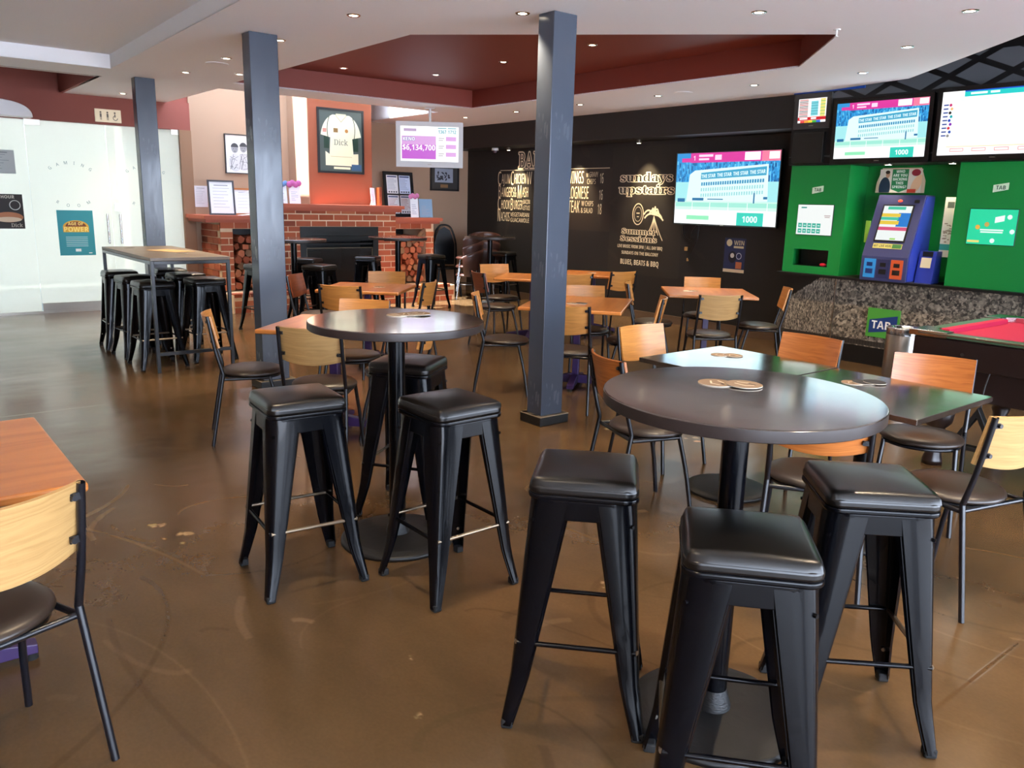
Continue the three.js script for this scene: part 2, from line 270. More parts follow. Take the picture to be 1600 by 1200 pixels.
{
  const w = struct('wall_right', [bb(XW, 9, 0, 4.3, -12.4, -5.0)], M.blackwall, 'black painted feature wall with chalk style lettering', 'wall');
  const p = mesh('painted_lettering', new THREE.PlaneGeometry(6.85, 2.46).rotateY(-Math.PI / 2).translate(XW - .004, 1.23, (-12.15 - 5.3) / 2), mat({ map: wallTex, roughness: .55 }), w); p.geometry.scale(1, 1, 1);
  // plane turned to face -x: u must grow with z
  struct('bulkhead', [bb(8.2, XW, 2.46, 3.3, ZB, -5.3)], M.blackwall, 'black ceiling bulkhead along the menu wall', 'bulkhead');
  struct('baseboard_right', [bb(XW - .02, XW, 0, .1, ZB, -5.3), bb(XW - .022, XW, .1, .112, ZB, -5.3)], mat({ color: '#5e4a38', roughness: .5 }), 'low brown skirting board under the menu wall', 'skirting');
}
// posts
function post(x0, x1, z0, z1, label, plinth) {
  const o = thing('steel_post', label, 'post', [(x0 + x1) / 2, 0, (z0 + z1) / 2]); const w = x1 - x0, d = z1 - z0;
  mesh('post_shaft', rb(w, C, d, .006, 0, C / 2, 0), M.pole, o);
  if (plinth) { mesh('plinth', rb(w + .07, .07, d + .07, .004, 0, .035, 0), M.black, o); mesh('plinth_edge', bx(w + .072, .006, d + .072, 0, .067, 0), mat({ color: '#8a7a64', roughness: .6 }), o); }
}
post(2.56, 2.77, -9.93, -9.79, 'slim black steel post rising beside the high bench table', false);
post(2.53, 2.76, -6.58, -6.43, 'black post with smudged face near the round table and red wood tables', true);
post(3.735, 3.94, -4.43, -4.27, 'tall black post with square plinth between the two round high tables', true);
// ---------------------------------------------------------------- ceiling lights
let dproto;
function downlight(x, z, y = C, cd = 14, lamp = true) {
  const o = thing('downlight', 'small round recessed downlight with glowing lamp', 'light', [x, y, z], 0, 'ceiling downlights');
  if (!dproto) dproto = { ring: lathe([[.028, .004], [.03, -.004], [.044, -.006], [.05, -.001], [.05, .0]], 24), lens: new THREE.CircleGeometry(.031, 20).rotateX(Math.PI / 2).translate(0, -.003, 0) };
  mesh('trim_ring', dproto.ring, M.chrome, o); mesh('lamp_lens', dproto.lens, M.lens, o);
  if (lamp) {
    const s = new THREE.SpotLight(new THREE.Color(1, .78, .52), cd, 0, .78, .9, 2); s.position.set(0, -.02, 0); s.target.position.set(0, -2, 0); s.castShadow = true; s.shadow.radius = 1.5; o.add(s, s.target);
  }
}
for (const z of [-5.37, -6.62, -7.83, -9.02, -10.38, -11.52]) downlight(2.86, z);
downlight(1.07, -7.22, 2.945); downlight(3.31, -8.71); downlight(3.645, -4.49);
for (const z of [-4.09, -5.25, -6.53, -7.82, -9.1, -10.31]) downlight(7.32, z);
downlight(4.7, -3.38); downlight(5.57, -2.45); downlight(6.42, -3.25);
for (const z of [-5.85, -7.2, -8.5]) downlight(5.6, z, 3.04); downlight(4.6, -8.9, 3.04);
for (const [x, z] of [[3.4, -2.1], [2.6, -.8], [1.3, -2.6], [.6, -4.6], [3.9, -.6], [.2, -.9]]) downlight(x, z, x < 2.05 && z < -1.9 ? 2.945 : C);
for (const [x, z, l] of [[2.9, -8.2, 'round flush ceiling speaker near the slim post'], [7.3, -6.15, 'round flush ceiling speaker near the menu wall']]) {
  const o = thing('ceiling_speaker', l, 'speaker', [x, C, z]); mesh('grille', lathe([[0, -.006], [.09, -.006], [.1, 0]], 32), M.ceil, o); mesh('bezel', new THREE.TorusGeometry(.1, .006, 6, 32).rotateX(Math.PI / 2), M.ceil, o);
}
{ const o = thing('sprinkler_head', 'tiny white ceiling sprinkler near the red recess corner', 'sprinkler', [5.5, C, -3.3]); mesh('escutcheon', cyl(.025, .025, .006, 0, -.003, 0, 16), M.white, o); mesh('nozzle', lathe([[0, -.05], [.014, -.05], [.014, -.045], [.005, -.04], [.006, -.006]], 12), M.white, o); }
for (const z of [-10.7, -9.25, -7.85]) {   // small wall washers under the bulkhead
  const o = thing('wall_washer_spot', 'small silver spotlight under the black bulkhead washing the menu wall', 'light', [8.47, 2.46, z], 0, 'spots under the bulkhead');
  mesh('spot_body', cyl(.03, .036, .045, 0, -.022, 0, 16), M.brushed, o); mesh('lamp_lens', new THREE.CircleGeometry(.026, 16).rotateX(Math.PI / 2).translate(0, -.0455, 0), M.lens, o);
  const s = new THREE.SpotLight(new THREE.Color(1, .8, .5), 18, 0, .66, 1, 2); s.position.set(0, -.06, 0); s.target.position.set(.12, -1, 0); s.castShadow = true; o.add(s, s.target);
}
{ const o = thing('dome_camera', 'white dome security camera under the black bulkhead', 'camera', [8.42, 2.46, -11.0]); mesh('housing', cyl(.055, .06, .04, 0, -.02, 0, 24), M.white, o); mesh('dome', new THREE.SphereGeometry(.045, 20, 12, 0, 6.3, Math.PI / 2, Math.PI / 2).translate(0, -.04, 0), phys({ color: '#4a3a4c', roughness: .1, clearcoat: 1 }), o); }

// ---------------------------------------------------------------- bar stools
function legGeo(sx, sz) {  // pressed steel angle leg: wide at the top, narrow at the foot
  const N = 14, prof = [], pos = [], idx = [];
  const th = .006, loop = w => {   // two folded flanges joined by a broad rounded back with a raised rib
    const r = w * .62, o = [[-w, -w * .1], [-w * .93, 0]]; for (let k = 0; k <= 8; k++) { const a = Math.PI / 2 * (1 - k / 8), q = k >= 3 && k <= 5 ? 1 + .05 * (k === 4 ? 1.4 : 1) : 1; o.push([-r + r * q * Math.cos(a), -r + r * q * Math.sin(a)]); } o.push([0, -w * .93], [-w * .1, -w]);
    const i = o.map(([x, y]) => [x - th, y - th]).reverse(); return [...o, ...i];
  };
  let n;
  for (let k = 0; k <= N; k++) {
    const t = k / N, y = .735 * (1 - t) + .012 * t, w = .088 * (1 - t) ** .95 + .034, off = .157 + .05 * t + .012 * Math.max(0, t - .8) / .2, L = loop(w); n = L.length;
    for (const [a, b] of L) pos.push(sx * (off + a), y, sz * (off + b));
  }
  const flip = sx * sz < 0;
  for (let k = 0; k < N; k++) for (let i = 0; i < n; i++) { const a = k * n + i, b = k * n + (i + 1) % n, c = a + n, d = b + n; flip ? idx.push(a, c, b, b, c, d) : idx.push(a, b, c, b, d, c); }
  const g = new THREE.BufferGeometry(); g.setAttribute('position', new THREE.Float32BufferAttribute(pos, 3)); g.setIndex(idx); g.setAttribute('uv', new THREE.Float32BufferAttribute(new Float32Array(pos.length / 3 * 2), 2));
  return BGU.toCreasedNormals ? BGU.toCreasedNormals(g, .7) : (g.computeVertexNormals(), g);
}
function cushionGeo(w, h) {
  const g = new RoundedBoxGeometry(w, h, w, 5, h * .42), p = g.attributes.position;
  for (let i = 0; i < p.count; i++) if (p.getY(i) > 0) { const d = Math.max(Math.abs(p.getX(i)), Math.abs(p.getZ(i))) / (w / 2), e = (1 - (p.getX(i) / (w / 2)) ** 2) * (1 - (p.getZ(i) / (w / 2)) ** 2); p.setY(i, p.getY(i) + .012 * e); }
  return g;
}
function cushionTop(w, y0, rise) { // gently domed upholstered top, built as a fine grid with rounded rim
  const n = 18, pos = [], idx = [], H = w / 2, r = .02;
  for (let j = 0; j <= n; j++) for (let i = 0; i <= n; i++) {
    let u = i / n * 2 - 1, v = j / n * 2 - 1; u = Math.sign(u) * (1 - (1 - Math.abs(u)) ** 1.6); v = Math.sign(v) * (1 - (1 - Math.abs(v)) ** 1.6);
    const e = Math.max(Math.abs(u), Math.abs(v)), k = Math.min(1, (1 - e) * H / r), edge = Math.sqrt(Math.max(0, 1 - (1 - k) ** 2));
    const cr = Math.min(Math.abs(u), Math.abs(v)), sq = 1 - .045 * Math.max(0, cr - .75) / .25 * (e > .75 ? (e - .75) / .25 : 0);
    pos.push(u * H * sq, y0 + .024 * edge + rise * (1 - u * u) * (1 - v * v), v * H * sq);
  }
  for (let j = 0; j < n; j++) for (let i = 0; i < n; i++) { const a = j * (n + 1) + i, b = a + 1, c = a + n + 1, d = c + 1; idx.push(a, c, b, b, c, d); }
  const g = new THREE.BufferGeometry(); g.setAttribute('position', new THREE.Float32BufferAttribute(pos, 3)); g.setAttribute('uv', new THREE.Float32BufferAttribute(new Float32Array(pos.length / 3 * 2), 2)); g.setIndex(idx); g.computeVertexNormals(); return g;
}
function makeStool() {
  const o = thing('bar_stool', '', 'stool');
  mesh('seat_cushion', [cushionTop(.318, .768, .014), rsq(.322, .04, .744, .772, .009)], M.vinyl, o);
  mesh('seat_pan', [rsq(.326, .045, .728, .746, .006), rsq(.316, .075, .668, .73, .003)], M.metal, o);
  for (const [a, b] of [[1, 1], [1, -1], [-1, 1], [-1, -1]]) {
    const l = mesh('leg', legGeo(a, b), M.metal, o);
    mesh('foot_cap', rb(.036, .03, .036, .006, a * .198, .015, b * .198), M.rubber, l);
    mesh('rivet', cyl(.006, .006, .008, 0, 0, 0, 10).rotateX(Math.PI / 2).rotateY(Math.atan2(a, b)).translate(a * .186, .12, b * .186), M.brushed, l);
  }
  const f = .178;
  for (const s of [-1, 1]) {
    mesh('foot_rail', [bar([-f, .275, s * f], [f, .275, s * f], .008), bx(.03, .008, .012, -f + .02, .275, s * f), bx(.03, .008, .012, f - .02, .275, s * f)], M.steelworn, o);
    mesh('foot_rail', [bar([s * f, .275, -f], [s * f, .275, f], .008), bx(.012, .008, .03, s * f, .275, -f + .02), bx(.012, .008, .03, s * f, .275, f - .02)], M.metal, o);
    mesh('brace', [bar([-.15, .66, s * .15], [.15, .66, -s * .15], .006)], M.metal, o);
  }
  return o;
}
const stool0 = makeStool(); let stoolUsed = false;
function stool(x, z, deg, label, group) {
  const a = deg * Math.PI / 180;
  if (!stoolUsed) { stoolUsed = true; stool0.position.set(x, 0, z); stool0.rotation.y = a; stool0.userData.label = label; if (group) stool0.userData.group = group; return stool0; }
  const s = dup(stool0, [x, 0, z], a, label, group); if (!group) delete s.userData.group; return s;
}
stool(1.672, -1.69, 43, 'black metal bar stool with padded seat beside dark round table, towards the tall post');
stool(1.64, -1.08, 41, 'black padded metal bar stool whose seat overlaps the foot disc of the dark round table');
stool(2.305, -1.12, 46, 'black padded metal bar stool between the dark round table and a low dark square table');
stool(1.335, -3.045, -6, 'black padded metal bar stool on the open floor side of the grey-topped round table');
stool(1.805, -2.63, 1, 'black padded metal bar stool at the grey-topped round table, side facing the tall post');
stool(2.11, -3.44, 36, 'black metal bar stool behind the pedestal of the grey-topped round table');
[[-9.08, 'nearest the glass partition'], [-8.48, 'in the middle of its row'], [-7.88, 'at the open floor end']].forEach(([z, w]) => stool(2.09, z, rr(-4, 4), 'black stool under the bench table, door handle side, ' + w, 'stools along the door side of the bench table'));
[[-9.14, 'nearest the slim post'], [-8.58, 'in the middle of its row'], [-8.0, 'at the open floor end']].forEach(([z, w]) => stool(2.6, z, rr(-4, 4), 'black stool under the bench table, fireplace side, ' + w, 'stools along the fireplace side of the bench table'));
stool(3.73, -9.4, 8, 'black bar stool standing alone before the left firewood niche');
stool(4.33, -9.1, 30, 'black bar stool at the fireside round table, towards the wooden tables');
stool(4.66, -10.15, 40, 'black bar stool at the fireside round table, against the black firebox');
stool(5.62, -10.25, 45, 'black bar stool in front of the black firebox beside the right round table');
stool(6.72, -10.3, 4, 'black bar stool in front of the right firewood niche');
stool(8.28, -10.52, 15, 'black bar stool under the round table in the corner by the menu wall');

// ---------------------------------------------------------------- wooden back chairs
function backGeo(w = .39, h = .205, th = .012) {
  const g = new THREE.BoxGeometry(w, h, th, 18, 6, 1), p = g.attributes.position;
  for (let i = 0; i < p.count; i++) { const x = p.getX(i), y = p.getY(i), u = x / (w / 2); p.setZ(i, p.getZ(i) - .05 * (1 - u * u) - .012 * (y / h)); if (y < 0) p.setY(i, y - .018 * (1 - u * u) * (-y / (h / 2))); else p.setY(i, y + .006 * (1 - u * u) * y / (h / 2)); }
  g.computeVertexNormals(); return g;
}
const chairGeo = (() => {
  const seat = lathe([[0, .482], [.08, .481], [.15, .476], [.185, .468], [.198, .456], [.2, .446], [.192, .438], [.1, .436], [0, .436]], 44).scale(1, 1, .98);
  const pan = lathe([[.0, .43], [.17, .43], [.186, .436], [.186, .42], [.17, .418], [0, .418]], 32);
  const side = s => tube([[s * .188, .835, -.262], [s * .19, .62, -.225], [s * .19, .46, -.185]], .0115, 16, 10);
  const rear = s => bar([s * .19, .462, -.185], [s * .208, 0, -.268], .0115, 10);
  const front = s => tube([[s * .165, .43, .1], [s * .178, .22, .15], [s * .192, 0, .185]], .0115, 10, 10);
  const rim = [bar([-.19, .43, -.18], [-.165, .425, .1], .01), bar([.19, .43, -.18], [.165, .425, .1], .01), bar([-.165, .425, .1], [.165, .425, .1], .01), bar([-.19, .43, -.18], [.19, .43, -.18], .01)];
  const lugs = [];
  for (const s of [-1, 1]) for (const y of [.80, .675]) lugs.push([bx(.03, .02, .006, s * .172, y, y > .7 ? -.262 : -.239), cyl(.009, .009, .012, 0, 0, 0, 10).rotateX(Math.PI / 2).translate(s * .165, y, y > .7 ? -.268 : -.245)]);
  return { seat, pan, side, rear, front, rim: merge(rim), lugs: lugs.map(merge), back: backGeo().rotateX(-.16).translate(0, .735, -.223) };
})();
function makeChair(backMat) {
  const o = thing('dining_chair', '', 'chair');
  mesh('seat', chairGeo.seat, M.seat, o); mesh('seat_pan', chairGeo.pan, M.tubemetal, o); mesh('seat_frame', chairGeo.rim, M.tubemetal, o);
  mesh('backrest', chairGeo.back, backMat, o); for (const l of chairGeo.lugs) mesh('backrest_lug', l, M.tubemetal, o);
  for (const s of [-1, 1]) {
    mesh('back_post', chairGeo.side(s), M.tubemetal, o); mesh('leg', chairGeo.rear(s), M.tubemetal, o); mesh('leg', chairGeo.front(s), M.tubemetal, o);
  }
  return o;
}
const chairProto = {};
function chair(x, z, fx, fz, wood, label) {
  const a = Math.atan2(fx, fz);
  if (!chairProto[wood]) { const c = chairProto[wood] = makeChair(M[wood]); c.position.set(x, 0, z); c.rotation.y = a; c.userData.label = label; return c; }
  return dup(chairProto[wood], [x, 0, z], a, label);
}
chair(.125, -2.44, -.3, -.95, 'pale', 'pale scuffed wood back chair tucked under the lone table on the open floor');
chair(1.96, -5.17, .95, .32, 'oak', 'wood back chair turned sideways at the reddish table, beside the smudged black post');
chair(2.18, -4.55, .69, -.72, 'pale', 'light oak back chair at the reddish table, behind the grey round table');
chair(2.76, -5.27, -.75, .66, 'oak', 'oak back chair on the far side of the reddish table, seat facing the round table');
chair(2.74, -4.66, -.72, -.69, 'oak', 'chair beside the reddish table half hidden by the grey round table pedestal');
chair(3.52, -7.4, .72, .69, 'russet', 'russet backed chair by the fireside stools, facing the honey wood table');
chair(3.45, -6.63, .74, -.67, 'oak', 'oak back chair pulled up to the honey table, back to the reddish table');
chair(4.22, -7.33, -.55, .83, 'oak', 'oak back chair between the honey table and the right round fireside table');
chair(4.03, -6.64, -.61, -.79, 'oak', 'oak chair at the honey table on the side nearest the menu wall tables');
chair(5.5, -7.07, .95, .25, 'russet', 'reddish brown backed chair facing the long wall tables, beside the tall post');
chair(4.19, -5.27, .79, .61, 'oak', 'chair seen edge on at the wood table next to the tall black post');
chair(6.08, -7.74, -.2, .98, 'oak', 'oak backed chair with its back to the stacked tub chairs');
chair(6.2, -6.72, .3, -.95, 'oak', 'chair at the wall side tables, half hidden by the tall black post');
chair(5.17, -5.3, -.55, .84, 'oak', 'oak chair on the menu wall side of the table behind the tall post');
chair(6.93, -6.77, .1, -1, 'oak', 'oak chair at the outer wall table, below the chalk lettering');
chair(4.31, -4.6, .82, -.57, 'oak', 'oak chair pressed against the table right behind the tall black post plinth');
chair(5.07, -4.68, -.66, -.75, 'oak', 'chair seen edge on between the post table and the table under the wall television');
chair(6.13, -5.36, .67, .74, 'oak', 'chair on the menu side of the diamond set table under the wall television');
chair(6.0, -4.57, .55, -.83, 'pale', 'pale wood backed chair at the diamond set table, back towards dark square tables');
chair(6.87, -4.65, -.65, -.76, 'oak', 'chair at the diamond set table on the side nearest the crowd mural');
chair(7.02, -5.44, -.7, .7, 'oak', 'oak chair between the diamond set table and the black wall');
chair(3.83, -3.2, -.03, 1, 'oak', 'orange oak chair at the end of the dark square tables, beside the tall post');
chair(3.13, -2.73, .94, .35, 'amber', 'amber backed chair at the dark square table, next to the dark round table');
chair(3.15, -1.78, .84, -.54, 'amber', 'amber backed chair squeezed between the dark round table and a square table');
chair(4.2, -2.62, -1, 0, 'amber', 'amber backed chair on the bin side of the dark square tables');
chair(4.18, -1.79, -.94, .35, 'amber', 'wide amber backed chair between the dark square table and the pool table');
chair(3.5, -1.34, .25, -.97, 'pale', 'pale backed chair at the end of the square tables, back to the pool table side');
// ---------------------------------------------------------------- tables
function roundTable(x, z, h, r, label, topMat = M.laminate) {
  const o = thing('round_bar_table', label, 'table', [x, 0, z]);
  const t = mesh('table_top', lathe([[0, h], [r - .004, h], [r, h - .003]], 72), topMat, o);
  mesh('top_edge', lathe([[r, h - .003], [r, h - .033], [r - .004, h - .036], [0, h - .036]], 72), M.laminateEdge, t);
  mesh('pedestal_pole', cyl(.038, .038, h - .06, 0, h / 2, 0, 28), M.metal, o);
  mesh('pole_collar', lathe([[.038, .1], [.055, .045], [.055, .03]], 28), M.castiron, o);
  mesh('top_bracket', [bx(.4, .02, .05, 0, h - .047, 0), bx(.05, .02, .4, 0, h - .047, 0)], M.castiron, o);
  mesh('base_disc', lathe([[0, .04], [.06, .038], [.2, .03], [.255, .024], [.265, .014], [.265, 0], [0, 0]], 56), M.castiron, o);
}
roundTable(1.95, -1.355, 1.05, .395, 'dark brown round high table with three padded stools next to dark square tables');
roundTable(1.85, -3.12, 1.05, .392, 'grey-brown glossy round high table with three stools beside the reddish table');
roundTable(4.24, -9.62, 1.08, .4, 'round high table before the firebox, beside the smudged post');
roundTable(5.83, -9.78, 1.085, .4, 'round high table in front of the right firewood niche');
roundTable(7.78, -10.25, 1.06, .4, 'round high table in the corner by the stacked tub chairs');
function woodTable(x, z, deg, w, d, label) {
  const o = thing('wooden_table', label, 'table', [x, 0, z], deg * Math.PI / 180);
  mesh('table_top', new RoundedBoxGeometry(w, .03, d, 3, .01).translate(0, .725, 0), M.topwood, o);
  mesh('pedestal_post', rb(.06, .62, .06, .006, 0, .4, 0), M.purple, o);
  mesh('top_bracket', [bx(.5, .02, .05, 0, .7, 0), bx(.05, .02, .5, 0, .7, 0)], M.purple, o);
  for (let k = 0; k < 4; k++) { const f = mesh('base_foot', flat([[0, .03], [.3, .03], [.3, .055], [.06, .1], [0, .1]], .05, .004).translate(0, 0, -.025).rotateY(k * Math.PI / 2), M.purple, o); mesh('glide', cyl(.018, .022, .03, .285, .015, 0, 12).rotateY(k * Math.PI / 2), M.rubber, f); }
  return o;
}
woodTable(.02, -2.97, 0, .86, .9, 'glossy orange wood table on the open floor with one pale chair');
woodTable(2.485, -5.02, 43, .78, .78, 'reddish glossy wood table half hidden behind the grey round table');
woodTable(3.86, -7.05, 46, .8, .8, 'honey wood table with four chairs in front of the fireplace');
woodTable(4.88, -5.13, 38, 1.04, .86, 'orange wood table half hidden behind the tall black post');
woodTable(6.76, -5.2, 46, .87, .87, 'orange wood table set diamond wise under the wall television');
woodTable(6.17, -7.28, 40, .8, .78, 'orange wood table by the menu wall nearest the stacked tub chairs');
woodTable(7.2, -7.32, 38, .78, .78, 'orange wood table below the chalk lettering on the menu wall');
function darkTable(x, z, w, d, label) {
  const o = thing('dark_square_table', label, 'table', [x, 0, z]);
  mesh('table_top', new RoundedBoxGeometry(w, .026, d, 2, .003).translate(0, .732, 0), M.laminate, o);
  mesh('pedestal_pole', cyl(.045, .045, .66, 0, .38, 0, 24), M.metal, o); mesh('top_bracket', [bx(.5, .02, .05, 0, .708, 0), bx(.05, .02, .5, 0, .708, 0)], M.castiron, o);
  mesh('base_disc', lathe([[0, .05], [.07, .045], [.18, .03], [.225, .02], [.225, 0], [0, 0]], 48), M.castiron, o);
}
darkTable(3.73, -2.63, .735, .785, 'dark square table mirroring blue light, joined on towards the tall post');
darkTable(3.69, -1.835, .755, .785, 'dark square table mirroring green light, nearest the pool table');
{
  const o = thing('high_bench_table', 'long high bench table with black square tube frame by the glass doors', 'table', [2.33, 0, -8.38]);
  const W = .7, D = 1.76, H = 1.03, s = .03; mesh('table_top', rb(W, .03, D, .004, 0, H - .015, 0), M.greytop, o);
  for (const [a, b] of [[1, 1], [1, -1], [-1, 1], [-1, -1]]) mesh('leg', rb(s, H - .03, s, .003, a * (W / 2 - .016), (H - .03) / 2, b * (D / 2 - .016)), M.tubemetal, o);
  for (const b of [-1, 1]) mesh('frame_rail', rb(W - .06, s, s, .003, 0, H - .046, b * (D / 2 - .016)), M.tubemetal, o);
  for (const a of [-1, 1]) mesh('frame_rail', rb(s, s, D - .06, .003, a * (W / 2 - .016), H - .046, 0), M.tubemetal, o);
  for (const b of [-1, 1]) mesh('stretcher', rb(W - .06, s, s, .003, 0, .17, b * (D / 2 - .016)), M.tubemetal, o);
}
// coasters and papers
const coasterTex = canvasTex(128, 128, (g) => { g.fillStyle = '#8d7358'; g.fillRect(0, 0, 128, 128); g.strokeStyle = '#d8c6a8'; g.lineWidth = 7; g.beginPath(); g.moveTo(28, 70); g.lineTo(50, 44); g.lineTo(96, 52); g.moveTo(60, 92); g.lineTo(100, 78); g.stroke(); g.fillStyle = '#4b3324'; g.fillRect(30, 78, 30, 10); });
const coasterM = mat({ map: coasterTex, roughness: .75 }), coasterEdge = mat({ color: '#d9cfbd', roughness: .9 });
const coasterG = new THREE.CylinderGeometry(.054, .054, .0025, 32);
function coaster(x, y, z, label, group, k = 0, tilt = 0, tone) {
  const m = new THREE.Mesh(coasterG, [coasterEdge, tone ?? coasterM, coasterEdge]); m.name = numbered('beer_coaster'); m.castShadow = m.receiveShadow = true; m.position.set(x, y + .00135 + k * .0027, z); m.rotation.set(tilt, rr(0, 6), 0); scene.add(m); tag(m, label, 'coaster', group);
}
const dk = mat({ color: '#2a2422', roughness: .6 });
coaster(2.0, 1.05, -1.48, 'round cardboard beer coaster lying flat on the dark round table'); coaster(2.045, 1.05, -1.41, 'round beer coaster overlapping another on the dark round table', undefined, 1.2, .018);
coaster(3.83, .745, -2.82, 'brown beer coaster on the square table mirroring blue light', 'coasters on the blue lit square table'); coaster(3.87, .745, -2.76, 'brown beer coaster on the square table mirroring blue light', 'coasters on the blue lit square table', 1.1, .02);
for (let k = 0; k < 3; k++) coaster(3.78 + k * .04, .745, -1.98 + k * .035, 'overlapping beer coaster on the square table mirroring green light', 'coasters on the green lit square table', k * 1.1, .02 * (k > 0), k ? dk : undefined);
for (let k = 0; k < 3; k++) coaster(1.93 + k * .045, 1.05, -3.24 + k * .02, 'overlapping beer coaster on the grey-brown round table', 'coasters on the grey round table', k * 1.1, .02 * (k > 0));
for (let k = 0; k < 2; k++) coaster(4.78 + k * .06, .74, -5.1 + k * .05, 'beer coaster on the wood table behind the tall post', 'coasters on the post table', k * 1.1, .02 * k, k ? dk : undefined);
for (let k = 0; k < 2; k++) coaster(6.6 + k * .06, .74, -5.32 + k * .02, 'beer coaster on the diamond set wood table', 'coasters on the diamond table', k * 1.1, .02 * k, k ? undefined : coasterEdge);
coaster(3.95, .74, -6.98, 'beer coaster on the honey wood table before the fireplace'); coaster(7.25, .74, -7.4, 'beer coaster on the wall table below chalk lettering');
coaster(2.16, 1.03, -8.9, 'dark coaster on the door end of the high bench table', undefined, 0, 0, dk); coaster(2.4, 1.03, -8.0, 'dark coaster beside the brown paper on the high bench table', undefined, 0, 0, dk);
tag(mesh('brown_paper_sheet', rb(.24, .003, .42, .001).rotateY(.4).translate(2.42, 1.0317, -8.4), mat({ color: '#b8966a', roughness: .8 }), scene), 'brown paper menu sheet lying on the high bench table', 'paper');

// ---------------------------------------------------------------- fireplace
{
  const fp = thing('fireplace', 'wide red brick fireplace with lower firewood wings and raised hearth', 'fireplace', [0, 0, 0]);
  const bricks = ['#b86040', '#a65233', '#c06e4a', '#ad5a3d', '#8a4630'].map(c => mat({ color: c, roughness: .85, bumpMap: grainBump, bumpScale: .003 }));
  const Z1 = -11.2, Z2 = -11.4, ZH = -10.92, HH = .27, BH = .092;
  mesh('mortar_core', [bb(4.75, 5.04, HH, 1.41, ZB, Z1 - .005), bb(6.32, 6.64, HH, 1.41, ZB, Z1 - .005), bb(5.04, 6.32, 1.17, 1.41, ZB, Z1 - .005), bb(3.96, 4.13, HH, 1.24, ZB, Z2 - .005), bb(7.33, 7.48, HH, 1.24, ZB, Z2 - .005), bb(4.13, 4.75, 1.13, 1.24, ZB, Z2 - .005), bb(6.64, 7.33, 1.13, 1.24, ZB, Z2 - .005)], M.mortar, fp);
  mesh('hearth_slab', [bb(3.92, 7.58, 0, HH - .02, ZB, ZH - .005)], M.mortar, fp);
  mesh('niche_back', bb(4.13, 4.75, HH, 1.13, ZB, ZB + .03), M.black, fp); mesh('niche_back', bb(6.64, 7.33, HH, 1.13, ZB, ZB + .03), M.black, fp);
  const geoCache = {}; let nb = 0;
  const brick = (w, h, d, x, y, z) => { const k = [w, h, d].map(v => v.toFixed(3)).join(); geoCache[k] ??= new THREE.BoxGeometry(w, h, d); const m = mesh('brick', geoCache[k], bricks[Math.floor(rnd() * 4.6)], fp); m.position.set(x, y, z + rr(-.002, .002)); nb++; };
  const face = (x0, x1, y0, y1, z, phase = 0) => {   // running bond on a +Z face
    let row = 0; for (let y = y0; y + .05 < y1 + 1e-6; y += BH, row++) {
      const h = Math.min(BH - .017, y1 - y - .006); let x = x0 - ((row + phase) % 2 ? .12 : 0);
      for (; x < x1 - .02; x += .24) { const a = Math.max(x, x0), b = Math.min(x + .223, x1); if (b - a > .03) brick(b - a, h, .03, (a + b) / 2, y + h / 2 + .004, z - .015 + .001); }
    }
  };
  face(4.75, 5.04, HH, 1.17, Z1); face(6.32, 6.64, HH, 1.17, Z1, 1); face(4.75, 6.64, 1.17, 1.41, Z1);
  face(3.96, 4.13, HH, 1.13, Z2); face(7.33, 7.48, HH, 1.13, Z2);
  for (const [a, b] of [[3.96, 4.75], [6.64, 7.48]]) for (let x = a; x < b - .05; x += .2) brick(Math.min(.19, b - x), .1, .03, x + Math.min(.19, b - x) / 2, 1.185, Z2 - .014);
  face(3.94, 7.56, 0, HH - .05, ZH);
  for (let x = 3.94; x < 7.5; x += .115) brick(.105, .05, .16, x + .052, HH - .025, ZH - .08);      // bullnose course
  for (let k = 0; k < 10; k++) for (let j = 0; j < 3; j++) { const z0 = ZB + .02 + j * .24 - (k % 2 ? .0 : .1), a = Math.max(z0, ZB), b = Math.min(z0 + .228, Z2 - .03); if (b - a > .03) brick(.03, .08, b - a, 3.955, HH + k * BH + .045, (a + b) / 2); }  // left return
  const mantel = (x0, x1, y, zf, zb) => [bb(x0, x1, y + .025, y + .075, zb, zf + .09), bb(x0 + .03, x1 - .03, y - .02, y + .025, zb, zf + .045)];
  mesh('mantel_shelf', mantel(4.66, 6.75, 1.415, Z1, ZB), M.stone, fp);
  mesh('mantel_shelf', mantel(3.72, 4.75, 1.235, Z2, ZB), M.stone, fp); mesh('mantel_shelf', mantel(6.64, 7.6, 1.235, Z2, ZB), M.stone, fp);
  const ins = mesh('firebox_surround', [bb(5.04, 6.32, 1.04, 1.17, ZB + .2, Z1 + .015), bb(5.04, 5.13, .27, 1.04, ZB + .2, Z1 + .015), bb(6.23, 6.32, .27, 1.04, ZB + .2, Z1 + .015), bb(5.04, 6.32, .27, .34, ZB + .2, Z1 + .015), bb(5.04, 6.32, .27, 1.1, -11.65, -11.6)], M.firebox, fp);
  for (const [y0, y1] of [[.96, 1.04], [.9, .93]]) mesh('louvre', [bb(5.13, 6.23, y0, y1 - .012, -11.5, Z1 - .04), bb(5.13, 6.23, y1 - .014, y1 - .004, -11.5, Z1 + .0)], M.firebox, ins);
  mesh('fire_door', [bb(5.15, 6.21, .36, .85, Z1 - .04, Z1 - .01)], phys({ color: '#1d1916', roughness: .25, clearcoat: .5 }), ins);
  mesh('door_trim', [bb(5.13, 6.23, .85, .862, Z1 - .04, Z1), bb(5.13, 5.145, .34, .862, Z1 - .04, Z1), bb(6.215, 6.23, .34, .862, Z1 - .04, Z1)], M.steelworn, ins);
  // firewood, each log its own thing
  const ends = ['#b3694a', '#c07c58', '#964f36', '#8a6a50'].map(c => mat({ color: c, roughness: .9, bumpMap: grainBump, bumpScale: .004 }));
